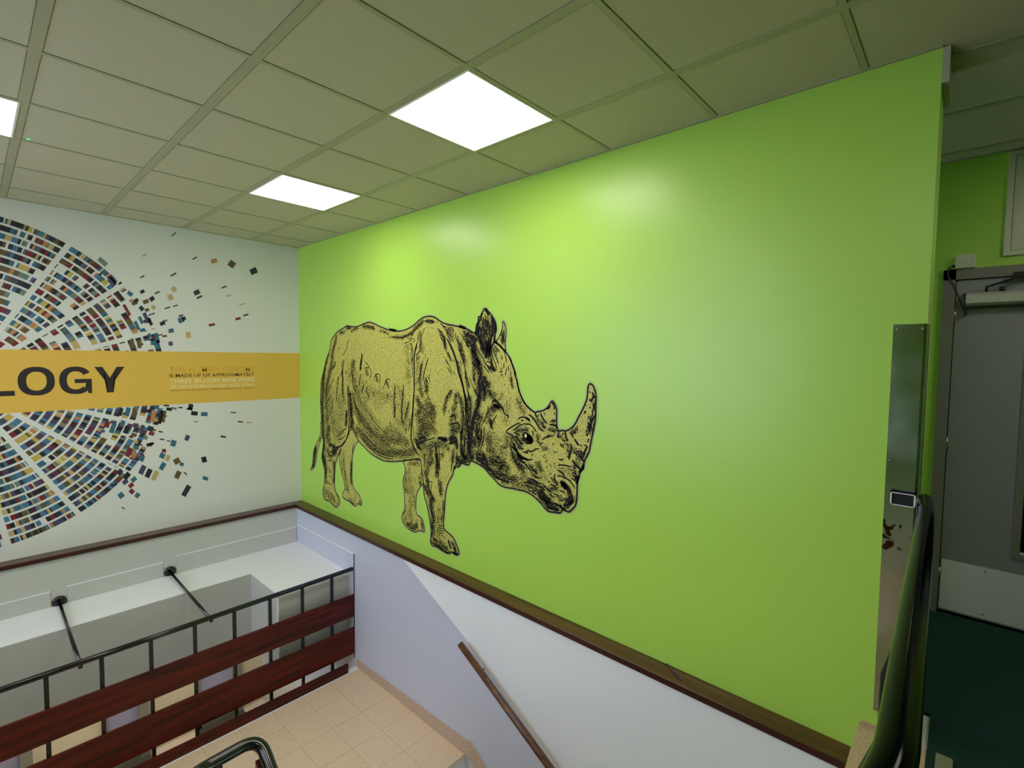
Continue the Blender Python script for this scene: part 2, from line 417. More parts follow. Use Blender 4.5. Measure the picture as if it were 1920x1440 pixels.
hl = empty('floor_half_landing', (2.1, -1.7, HF), label='half landing paved with beige terrazzo tiles', cat='floor', kind='structure')
obj('slab', box(NB(), 1.36, 2.90, -3.35, -0.10, HF - 0.20, HF - 0.010), WHITEP, hl)
obj('edge_kerb', box(NB(), 1.36, 1.423, -3.35, -0.10, HF - 0.012, HF + 0.001), WHITEP, hl)
obj('bedding', box(NB(), 1.423, 2.90, -3.35, -0.115, HF - 0.010, HF - 0.0015), GROUT, hl)
tx = [1.424, 1.660, 1.955, 2.250, 2.545, 2.905]; ty = [-0.112, -0.400, -0.655, -0.910, -1.165, -1.42, -1.675, -1.93, -2.185, -2.44, -2.695, -2.95, -3.35]
rr = R(3)
for i in range(len(tx) - 1):
    for j in range(len(ty) - 1):
        dz = rr.uniform(-0.0004, 0.0004); g = 0.0012
        obj('tile', box(NB(), tx[i] + g, tx[i + 1] - g, ty[j + 1] + g, ty[j] - g, HF - 0.006, HF + dz), TERRAZZO, hl)
obj('floor_ground', box(NB(), -1.3, 8.5, -5.2, 0.0, GF - 0.1, GF), GROUNDF, label='pale pinkish ground floor seen far below between the boards', cat='floor', kind='structure')

# skirting on the half landing and down the stair
sk = empty('baseboard_back', (2.0, -0.11, HF), label='tan terrazzo skirting on the lilac wall around the half landing', cat='skirting', kind='structure')
pts = [(1.385, HF), (2.93, HF), (3.28, HF - 0.20), (3.28, HF - 0.06), (2.96, HF + 0.135), (2.90, HF + 0.115), (1.385, HF + 0.070)]
obj('skirting_run', prism(NB(), pts, 'y', -0.114, -0.10), SKIRT, sk)
pts = [(3.28, HF - 0.20), (5.2, HF - 1.39), (5.2, HF - 1.22), (3.28, HF - 0.06)]
obj('skirting_run', prism(NB(), pts, 'y', -0.114, -0.10), SKIRT, sk)

n = 9; rise = (HF - GF) / n; going = 0.26
st = empty('staircase', (4.0, -0.8, GF), label='beige terrazzo stair flight going down beside the lilac wall', cat='staircase', kind='structure')
for k in range(n - 1):
    x = 2.90 + going * k; z = HF - rise * (k + 1)
    obj('step', box(NB(), x, x + going + 0.02, -1.50, -0.10, z - rise - 0.02, z), TERRAZZO, st)
st2 = empty('staircase', (4.0, -2.6, HF), label='beige terrazzo stair flight rising to the upper landing under the camera', cat='staircase', kind='structure')
rise2 = (UF - HF) / 9
for k in range(8):
    x = 2.90 + 0.2955 * k; z = HF + rise2 * (k + 1)
    obj('step', box(NB(), x, x + 0.2955 + 0.02, -3.35, -1.90, z - rise2 - 0.10, z), TERRAZZO, st2)

# ================================================================== bulkhead and ground level screens
bk = empty('bulkhead', (0.4, -1.5, -2.8), label='white boxed bulkhead with an L shaped top beyond the board balustrade', cat='bulkhead', kind='structure')
BZ = -2.08
bm = NB(); box(bm, 0.11, 0.62, -5.2, -0.10, -2.68, BZ)
obj('shelf_run', bm, LOWERW, bk)
obj('painted_daylight_top', box(NB(), 0.118, 0.616, -5.2, -0.10, BZ, BZ + 0.0006), WHITEP, bk)  # whiter sheet paints the daylight falling on the top of the box
bm = NB()
rad = 0.04; xx = 1.235
prof = [(0.618, -2.80), (xx, -2.80), (xx, BZ - rad)] + [(xx - rad + rad * math.cos(a), BZ - rad + rad * math.sin(a)) for a in [math.pi / 2 * k / 6 for k in range(1, 7)]] + [(0.618, BZ + 0.0004)]
prism(bm, prof, 'y', -0.775, -0.10)
obj('boxed_end', bm, LOWERW, bk)
obj('painted_daylight_top', box(NB(), 0.617, xx - rad, -0.773, -0.108, BZ, BZ + 0.0006), WHITEP, bk)  # same daylight tone painted on top of the boxed end
obj('corner_bead', box(NB(), xx - 0.012, xx + 0.006, -0.781, -0.765, -2.68, BZ - 0.03, bevel=0.003), WHITEP, bk)

def panel(y0, y1, top, lab):
    t = empty('wall_panel', (0.115, (y0 + y1) / 2, BZ), label=lab, cat='panel', group='thin upstand panels above the bulkhead')
    obj('board', box(NB(), 0.110, 0.118, y0, y1, BZ, top), LOWERW, t)
    obj('edge_bead', box(NB(), 0.110, 0.121, y0, y1, top, top + 0.006), WHITEP, t)
    return t
panel(-1.252, -0.112, -1.915, 'thin pale upstand panel ending at the corner, right of the two flanges')
panel(-2.022, -1.357, -1.945, 'thin pale upstand panel between the two black flanges')
panel(-2.80, -2.125, -1.955, 'thin pale upstand panel left of the leftmost black flange')
t = empty('wall_panel', (0.7, -0.104, BZ), label='thin lilac upstand panel against the wall under the green wall ledge', cat='panel', group='thin upstand panels above the bulkhead')
obj('board', box(NB(), 0.121, 1.325, -0.106, -0.100, BZ, -1.885), LILAC, t)
obj('edge_bead', box(NB(), 0.121, 1.325, -0.109, -0.100, -1.885, -1.880), WHITEP, t)
obj('end_joint', box(NB(), 1.325, 1.329, -0.108, -0.100, -2.90, -1.880), BLACKM, t)

lw = empty('wall_ground', (-1.0, -2, GF), label='beige ground floor wall with three glazed doors, seen between the boards', cat='wall', kind='structure')
GX = -0.95
bays = [(-2.62, -2.22), (-1.70, -1.30), (-0.84, -0.35)]
obj('wall_section', box(NB(), GX - 0.15, 0.0, -0.10, 0.0, GF, -2.74), LOWERW, lw)
obj('wall_section', box(NB(), GX - 0.15, 0.0, -5.36, -5.2, GF, -2.74), LOWERW, lw)
edges = [-5.2] + [e for bb in bays for e in bb] + [-0.10]
BEIGE = mat('beige_wall_paint', srgb(208, 196, 166), rough=0.5)
for a, b2 in zip(edges[0::2], edges[1::2]):
    obj('wall_section', box(NB(), GX - 0.15, GX, a, b2, GF, -2.74), BEIGE, lw)
obj('soffit', box(NB(), GX - 0.15, 0.62, -5.2, -0.10, -2.74, -2.681), WHITEP, lw)
for k, (a, b2) in enumerate(bays):
    d = empty('door_%d' % (k + 2), (GX, (a + b2) / 2, GF), label=['leftmost', 'middle', 'rightmost'][k] + ' lilac glazed ground floor door seen between the boards', cat='door', kind='structure')
    bm = NB()
    box(bm, GX - 0.05, GX + 0.02, a, a + 0.045, GF, -2.74); box(bm, GX - 0.05, GX + 0.05, b2 - 0.09, b2, GF, -2.74); box(bm, GX - 0.05, GX + 0.02, a, b2, GF, GF + 0.10)
    obj('door_frame', bm, FRAMEP, d)
    obj('pane', box(NB(), GX - 0.03, GX - 0.02, a + 0.045, b2 - 0.09, GF + 0.10, -2.74), FROST, d)
for k, (a, b2) in enumerate(bays):
    tag(obj('door_mat', box(NB(), GX + 0.03, GX + 0.42, a + 0.0, b2, GF, GF + 0.012), mat('dark_mat', srgb(70, 66, 54), rough=0.95)),
        'dark mat on the ground floor in front of the ' + ['leftmost', 'middle', 'rightmost'][k] + ' glazed door', 'mat', 'door mats on the ground floor')

for yy, lab in ((-0.75, 'rightmost'), (-1.95, 'middle'), (-3.2, 'leftmost')):  # unseen panels added to lift the dark ground floor
    t = empty('ceiling_light', (-0.25, yy, -2.752), label='added unseen fill light panel under the soffit, in front of the ' + lab + ' glazed door', cat='ceiling light', group='added fill light panels under the bulkhead')
    inst('frame', me_fr, t.location, t); inst('diffuser', me_df, t.location, t)
# ================================================================== front balustrade
ba = empty('balustrade', (BX, -1.7, HF), label='black metal balustrade with three wide mahogany boards along the half landing', cat='balustrade')
RZ = -2.043
bm = NB(); tube(bm, [(BX, -0.100, RZ + 0.010), (BX, -3.35, RZ - 0.018)], 0.0195, 14)
obj('top_rail', bm, BLACK, ba)
py = [-0.315 - 0.2757 * k for k in range(12)]
for y in py:
    obj('baluster', box(NB(), BX - 0.010, BX + 0.009, y - 0.012, y + 0.012, HF - 0.115, RZ - 0.005), BLACKM, ba)
    obj('bracket', box(NB(), BX - 0.006, 1.362, y - 0.007, y + 0.007, HF - 0.113, HF - 0.093), BLACKM, ba)
for (z0, z1, ye) in ((-2.487, -2.273, -0.104), (-2.850, -2.595, -0.104)):
    obj('board', box(NB(), BX + 0.009, BX + 0.031, -3.35, ye, z0, z1, bevel=0.003), PLANK, ba)
obj('board', box(NB(), 1.390, 1.411, -3.35, -0.215, HF + 0.001, -2.872, bevel=0.003), PLANK, ba)
for y, z in ((-1.302, -2.045), (-2.072, -2.055)):
    bm = NB(); tube(bm, [(0.11, y, z), (BX + 0.012, y - 0.006, z - 0.012)], 0.0115, 12)
    q = obj('tie_rod', bm, BLACK, ba)
    bm = NB(); tube(bm, [(0.111, y, z + 0.002), (0.122, y, z + 0.002), (0.132, y, z + 0.002)], [0.047, 0.047, 0.030], 24)
    obj('flange', bm, BLACK, q)
    bm = NB(); tube(bm, [(BX + 0.004, y - 0.006, z - 0.004), (BX + 0.012, y - 0.006, z - 0.030)], 0.012, 10)
    obj('rod_end', bm, BLACK, q)

# ================================================================== inner stair balustrade (black tube loop)
ib = empty('stair_balustrade', (2.9, -1.6, HF), label='glossy black tube stair balustrade with a rounded corner at the stairwell', cat='balustrade')
LZ0 = -2.005
slope = -(HF - GF) / (going * n)
path = [(5.1, -1.87, LZ0 + 2.2 * 0.537), (2.90, -1.87, LZ0), (2.885, -1.545, LZ0), (4.9, -1.545, LZ0 + 2.0 * slope)]
bm = NB(); tube(bm, fillet(path, 0.095, 8), 0.030, 18)
obj('loop_rail', bm, BLACK, ib)
for (x, y, zb, zt) in [(2.886, -1.735, HF, LZ0 - 0.01)] + [(3.1 + 0.28 * k, -1.545, HF - 0.15 + slope * 0.28 * k, LZ0 - 0.02 + slope * (0.21 + 0.28 * k)) for k in range(7)] + [(3.1 + 0.28 * k, -1.87, HF + 0.1 + 0.537 * 0.28 * k, LZ0 - 0.02 + 0.537 * (0.2 + 0.28 * k)) for k in range(8)]:
    obj('baluster', box(NB(), x - 0.011, x + 0.011, y - 0.011, y + 0.011, zb, zt), BLACKM, ib)
for dz in (-0.09, -0.42, -0.75):
    pts = [(2.92, LZ0 + dz), (4.85, LZ0 + dz + 1.93 * slope), (4.85, LZ0 + dz - 0.17 + 1.93 * slope), (2.92, LZ0 + dz - 0.17)]
    obj('board', prism(NB(), pts, 'y', -1.580, -1.558), PLANKX, ib)
    pts = [(3.02, LZ0 + dz + 0.05), (5.05, LZ0 + dz + 0.05 + 2.03 * 0.537), (5.05, LZ0 + dz - 0.12 + 2.03 * 0.537), (3.02, LZ0 + dz - 0.12)]
    obj('board', prism(NB(), pts, 'y', -1.857, -1.835), PLANKX, ib)
bm = NB(); tube(bm, [(2.886, -1.64, LZ0 - 0.03), (2.886, -1.64, LZ0 - 0.01)], 0.006, 8)
bm.free()

# wooden wall handrail
hr = empty('wall_handrail', (4.0, -0.19, -2.6), label='round brown wooden handrail descending on the lilac wall', cat='handrail')
s2 = -(2.511 - 2.069) / (3.758 - 2.931)
bm = NB(); tube(bm, [(2.931, -0.185, -2.069), (3.6, -0.185, -2.069 + s2 * 0.669), (5.15, -0.185, -2.069 + s2 * 2.219)], 0.0235, 16)
obj('rail', bm, OAK, hr)
for x in (3.10, 4.15, 5.0):
    z = -2.069 + s2 * (x - 2.931)
    bm = NB(); tube(bm, [(x, -0.112, z - 0.055), (x, -0.17, z - 0.055), (x, -0.185, z - 0.02)], 0.006, 8)
    obj('bracket', bm, BLACKM, hr)

# ================================================================== dark guard rail at the upper landing
gr = empty('landing_rail', (5.46, -1.0, UF), label='very dark polished metal guard rail running from the wall end along the upper landing', cat='guard rail')
rail = [(5.437, -0.036, -0.535), (5.452, -0.30, -0.533), (5.466, -0.85, -0.531), (5.480, -1.40, -0.531), (5.488, -1.70, -0.531)]
rail_ext = rail + [(5.46, -1.87, -0.545), (5.30, -1.885, -0.62), (5.10, -1.885, -0.72)]
bm = NB(); tube(bm, fillet(rail_ext, 0.05, 4), 0.0255, 24)
obj('top_rail', bm, RAILM, gr)
for y in (-0.35, -0.75, -1.15, -1.55):
    x = 5.45 + 0.022 * (-y / 1.4)
    bm = NB(); tube(bm, [(x, y, -0.55), (x - 0.012, y, -0.60), (5.43, y, -0.70), (5.43, y, UF)], 0.009, 8)
    obj('baluster', bm, BLACKM, gr)

# ================================================================== worn steel corner guard
cg = empty('corner_guard', (5.36, 0, -0.65), label='worn mirror steel corner plate on the end of the green wall', cat='corner guard')
bm = NB()
pr = [(5.309, -0.001), (5.309, -0.004), (XE - 0.010, -0.004)] + [(XE - 0.010 + 0.014 * math.sin(a), 0.010 - 0.014 * math.cos(a)) for a in [math.pi / 2 * k / 6 for k in range(1, 7)]] + [(XE + 0.004, 0.10), (XE + 0.0008, 0.10), (XE + 0.0008, 0.012), (XE - 0.008, -0.001)]
prism(bm, pr, 'z', -1.455, 0.147)
for f in bm.faces:
    if abs(f.normal.z) < 0.5: f.smooth = False
obj('steel_plate', bm, CHROME, cg)
for (x, z) in ((5.322, 0.128), (5.320, -0.40), (5.320, -1.12), (5.322, -1.435), (5.400, 0.128)):
    bm = NB(); tube(bm, [(x, -0.0040, z), (x, -0.0065, z)], [0.0045, 0.0030], 10)
    obj('screw', bm, HINGE, cg)
br = empty('rail_socket', (5.37, -0.02, -0.535), label='black rectangular rail socket with bright rim on the steel plate', cat='bracket')
bm = NB()
x0, x1, z0, z1 = 5.330, 5.409, -0.572, -0.520
for (a, b3, c, d2) in ((x0, x1, z1 - 0.004, z1), (x0, x1, z0, z0 + 0.004), (x0, x0 + 0.005, z0, z1), (x1 - 0.005, x1, z0, z1)):
    box(bm, a, b3, -0.034, -0.004, c, d2)
obj('rim', bm, STEEL, br)
obj('recess', box(NB(), x0 + 0.005, x1 - 0.005, -0.022, -0.004, z0 + 0.004, z1 - 0.004), BLACKM, br)

# ================================================================== door, closer, switch, hatch
dr = empty('door_1', (5.92, YD, UF), label='grey painted door with glazed panel and steel kick plate', cat='door', kind='structure')
YF = YD - 0.02
bm = NB()
box(bm, 5.405, 5.462, YF, YD + 0.12, UF + 0.004, 0.545); box(bm, 6.385, 6.44, YF, YD + 0.12, UF + 0.004, 0.545); box(bm, 5.405, 6.44, YF, YD + 0.12, 0.485, 0.545)
obj('door_frame', bm, FRAMEP, dr)
leaf = NB()
gx0, gx1, gz0, gz1 = 5.80, 6.20, -1.08, 0.20
yl0, yl1 = YD - 0.004, YD + 0.042
box(leaf, 5.466, gx0 - 0.03, yl0, yl1, UF + 0.02, 0.480); box(leaf, gx1 + 0.03, 6.381, yl0, yl1, UF + 0.02, 0.480)
box(leaf, gx0 - 0.03, gx1 + 0.03, yl0, yl1, UF + 0.02, gz0 - 0.03); box(leaf, gx0 - 0.03, gx1 + 0.03, yl0, yl1, gz1 + 0.03, 0.480)
lf = obj('door_leaf', leaf, DOORP, dr)
bm = NB(); e = 0.032
box(bm, gx0 - e, gx0, yl0 - 0.008, yl0 + 0.02, gz0 - e, gz1 + e, 0.003); box(bm, gx1, gx1 + e, yl0 - 0.008, yl0 + 0.02, gz0 - e, gz1 + e, 0.003)
box(bm, gx0, gx1, yl0 - 0.008, yl0 + 0.02, gz0 - e, gz0, 0.003); box(bm, gx0, gx1, yl0 - 0.008, yl0 + 0.02, gz1, gz1 + e, 0.003)
obj('glazing_bead', bm, FRAMEP, lf)
obj('sill_bead', box(NB(), gx0, gx1, yl0 + 0.004, yl0 + 0.018, gz0, gz0 + 0.012), STEEL, lf)
obj('pane', box(NB(), gx0, gx1, yl0 + 0.014, yl0 + 0.022, gz0, gz1), GLASSD, lf)
kp = obj('kick_plate', box(NB(), 5.472, 6.376, yl0 - 0.0025, yl0, -1.500, -1.195), STEEL, dr)
for x in (5.665, 5.93, 6.2):
    for z in (-1.22, -1.475):
        bm = NB(); tube(bm, [(x, yl0 - 0.0025, z), (x, yl0 - 0.004, z)], 0.004, 8); obj('screw', bm, BLACKM, kp)
for z in (0.275, -0.50, -1.30):
    bm = NB(); tube(bm, [(5.4645, yl0 - 0.008, z - 0.05), (5.4645, yl0 - 0.008, z + 0.05)], 0.006, 10); box(bm, 5.4625, 5.472, yl0 - 0.004, yl0 + 0.002, z - 0.05, z + 0.05)
    obj('hinge', bm, HINGE, dr)
# closer body: rounded silver cover, black arm above
cl = empty('closer', (5.7, yl0 - 0.03, 0.38)); cl.parent = dr; cl.matrix_parent_inverse = parent_inv(dr); cl.name = 'door_closer'
bm = NB()
prof = [(yl0, 0.325), (yl0 - 0.040, 0.325), (yl0 - 0.055, 0.34), (yl0 - 0.055, 0.385), (yl0 - 0.040, 0.400), (yl0, 0.400)]
prism(bm, prof, 'x', 5.510, 5.86)
obj('closer_cover', bm, CLOSER, cl)
bm = NB(); prism(bm, [(5.500, 0.400), (5.512, 0.400), (5.520, 0.320), (5.520, 0.275), (5.505, 0.262)], 'y', yl0 - 0.03, yl0)
box(bm, 5.512, 5.86, yl0 - 0.045, yl0, 0.318, 0.325)
obj('closer_bracket', bm, BLACKM, cl)
bm = NB(); tube(bm, [(5.595, yl0 - 0.03, 0.40), (5.595, yl0 - 0.03, 0.43), (5.74, YF - 0.06, 0.475), (5.78, YF - 0.02, 0.485)], 0.007, 8)
tube(bm, [(5.66, yl0 - 0.03, 0.40), (5.66, yl0 - 0.03, 0.425)], 0.014, 10)
box(bm, 5.70, 5.80, YF - 0.03, YF, 0.470, 0.500)
obj('closer_arm', bm, BLACKM, cl)

sw = empty('switch_box', (5.50, YD, 0.575), label='small square cream switch box above the grey door frame', cat='switch')
obj('housing', box(NB(), 5.456, 5.544, YD - 0.036, YD, 0.548, 0.626, bevel=0.004), CREAM, sw)
obj('rocker', box(NB(), 5.490, 5.508, YD - 0.040, YD - 0.034, 0.572, 0.600, bevel=0.002), HATCH, sw)
for x in (5.468, 5.532):
    bm = NB(); tube(bm, [(x, YD - 0.036, 0.587), (x, YD - 0.0375, 0.587)], 0.003, 8); obj('screw', bm, HINGE, sw)
bm = NB(); tube(bm, [(5.456, YD - 0.015, 0.566), (5.440, YD - 0.015, 0.566)], 0.007, 8)
tube(bm, fillet([(5.442, YD - 0.018, 0.566), (5.424, YD - 0.020, 0.555), (5.428, YF - 0.006, 0.50), (5.450, YF - 0.006, 0.465), (5.505, yl0 - 0.008, 0.300)], 0.008, 3), 0.0028, 8)
obj('cable', bm, BLACKM, sw)

ht = empty('access_hatch', (6.0, YD, 0.87), label='large cream access panel high on the green corridor wall above the door', cat='access panel')
bm = NB()
hx0, hx1, hz0, hz1, fw = 5.655, 6.35, 0.600, 1.172, 0.026
box(bm, hx0, hx0 + fw, YD - 0.016, YD, hz0, hz1); box(bm, hx1 - fw, hx1, YD - 0.016, YD, hz0, hz1)
box(bm, hx0 + fw, hx1 - fw, YD - 0.016, YD, hz0, hz0 + fw); box(bm, hx0 + fw, hx1 - fw, YD - 0.016, YD, hz1 - fw, hz1)
obj('frame', bm, HATCH, ht)
obj('panel', box(NB(), hx0 + fw + 0.003, hx1 - fw - 0.003, YD - 0.013, YD, hz0 + fw + 0.003, hz1 - fw - 0.003), HATCH, ht)

# pencil lying on the ledge
pn = empty('pencil', (4.46, -0.05, LZ), label='thin dark pencil lying across the wooden ledge', cat='pencil')
a, c = Vector((4.405, -0.010, LZ + 0.0045)), Vector((4.520, -0.083, LZ + 0.0045))
d = (c - a).normalized()
bm = NB(); tube(bm, [a, c - d * 0.012], 0.0042, 6); obj('barrel', bm, mat('dark_purple_pencil', srgb(62, 44, 62), rough=0.35), pn)
bm = NB(); tube(bm, [c - d * 0.012, c], [0.0042, 0.0042], 10); obj('end_cap', bm, mat('pencil_cap', srgb(96, 76, 96), rough=0.3), pn)
RHINO_POLYS = {"far_hind":[[1123,-705],[1089,-738],[1043,-802],[937,-898],[901,-957],[876,-1064],[887,-1123],[893,-1128],[933,-1206],[973,-1294],[977,-1346],
[941,-1396],[940,-1433],[991,-1444],[1072,-1454],[1131,-1473],[1189,-1473],[1209,-1443],[1247,-1443],[1285,-1443],[1299,-1422],[1276,-1381],[1248,-1351],[1191,
-1331],[1142,-1294],[1124,-1241],[1120,-1164],[1126,-1060],[1131,-998],[1166,-901],[1224,-838],[1242,-819],[1188,-779],[1145,-726]],"far_front":[[1990,-902],
[2007,-981],[1972,-1082],[1984,-1148],[1995,-1235],[1995,-1324],[1961,-1386],[1955,-1429],[1995,-1468],[2063,-1489],[2146,-1492],[2205,-1464],[2273,-1457],
[2263,-1397],[2231,-1352],[2172,-1338],[2156,-1302],[2156,-1235],[2167,-1160],[2215,-1091],[2257,-1044],[2246,-942],[2219,-868]],"tail":[[482,-727],[477,-836],
[422,-919],[352,-993],[317,-1049],[294,-1125],[285,-1205],[235,-1272],[306,-1241],[348,-1195],[377,-1132],[406,-1037],[447,-967],[489,-898],[509,-851],[503,
-725]],"far_ear":[[3089,106],[3111,137],[3135,180],[3145,215],[3147,245],[3164,229],[3177,193],[3178,143],[3171,93],[3170,46],[3122,79]],"body":[[492,-391],
[501,-297],[555,-182],[621,-51],[679,23],[705,84],[725,144],[787,191],[859,231],[954,258],[1045,284],[1123,276],[1210,270],[1296,282],[1369,298],[1440,304],
[1500,296],[1578,272],[1664,248],[1766,224],[1874,211],[1766,226],[1838,214],[1918,210],[1995,217],[2071,235],[2137,260],[2193,290],[2256,313],[2310,318],[2364,
316],[2423,297],[2475,271],[2532,251],[2603,239],[2691,223],[2765,203],[2685,225],[2743,215],[2801,196],[2857,170],[2876,168],[2876,194],[2884,231],[2900,253],
[2902,287],[2932,289],[2953,337],[2979,342],[3001,323],[3032,299],[3064,261],[3079,232],[3085,188],[3075,159],[3070,134],[3066,109],[3091,97],[3122,79],[3167,
43],[3192,21],[3217,-11],[3242,-56],[3261,-95],[3262,-111],[3286,-163],[3301,-216],[3326,-267],[3359,-310],[3391,-336],[3432,-357],[3448,-364],[3474,-355],
[3500,-351],[3539,-334],[3564,-309],[3588,-277],[3610,-296],[3625,-324],[3627,-364],[3627,-423],[3636,-456],[3646,-468],[3670,-458],[3703,-458],[3734,-442],
[3761,-419],[3780,-392],[3798,-358],[3820,-321],[3838,-285],[3852,-250],[3857,-218],[3860,-174],[3872,-156],[3891,-162],[3906,-187],[3916,-221],[3916,-276],
[3917,-338],[3913,-385],[3905,-427],[3895,-472],[3885,-520],[3877,-561],[3859,-598],[3841,-633],[3840,-662],[3835,-678],[3816,-697],[3804,-738],[3795,-779],
[3794,-827],[3793,-870],[3786,-907],[3767,-937],[3736,-965],[3712,-964],[3688,-961],[3668,-987],[3631,-992],[3576,-998],[3546,-985],[3515,-961],[3461,-930],
[3406,-910],[3356,-904],[3299,-907],[3260,-906],[3211,-911],[3161,-910],[3120,-899],[3079,-872],[3031,-847],[2983,-813],[2939,-797],[2889,-785],[2833,-780],
[2805,-814],[2758,-813],[2729,-814],[2694,-846],[2652,-849],[2639,-870],[2646,-852],[2624,-923],[2582,-979],[2545,-1067],[2536,-1144],[2527,-1252],[2518,-1323],
[2528,-1371],[2585,-1394],[2641,-1417],[2678,-1463],[2706,-1511],[2688,-1537],[2651,-1541],[2619,-1532],[2596,-1551],[2558,-1558],[2491,-1552],[2432,-1542],
[2382,-1546],[2356,-1524],[2361,-1451],[2356,-1388],[2330,-1296],[2304,-1218],[2273,-1159],[2262,-1096],[2257,-1044],[2235,-944],[2225,-893],[2204,-857],[2130,
-871],[1978,-907],[1854,-931],[1762,-945],[1668,-951],[1551,-935],[1451,-911],[1348,-868],[1242,-819],[1167,-729],[1123,-705],[1078,-704],[1055,-765],[1031,
-821],[937,-898],[889,-965],[827,-1059],[790,-1138],[775,-1264],[774,-1277],[772,-1364],[804,-1417],[856,-1450],[877,-1500],[855,-1531],[796,-1568],[726,-1553],
[649,-1531],[592,-1539],[542,-1525],[519,-1479],[526,-1427],[556,-1371],[563,-1286],[564,-1230],[531,-1152],[504,-1095],[517,-1032],[535,-957],[535,-899],[510,
-832],[505,-738],[494,-612],[484,-486]]}
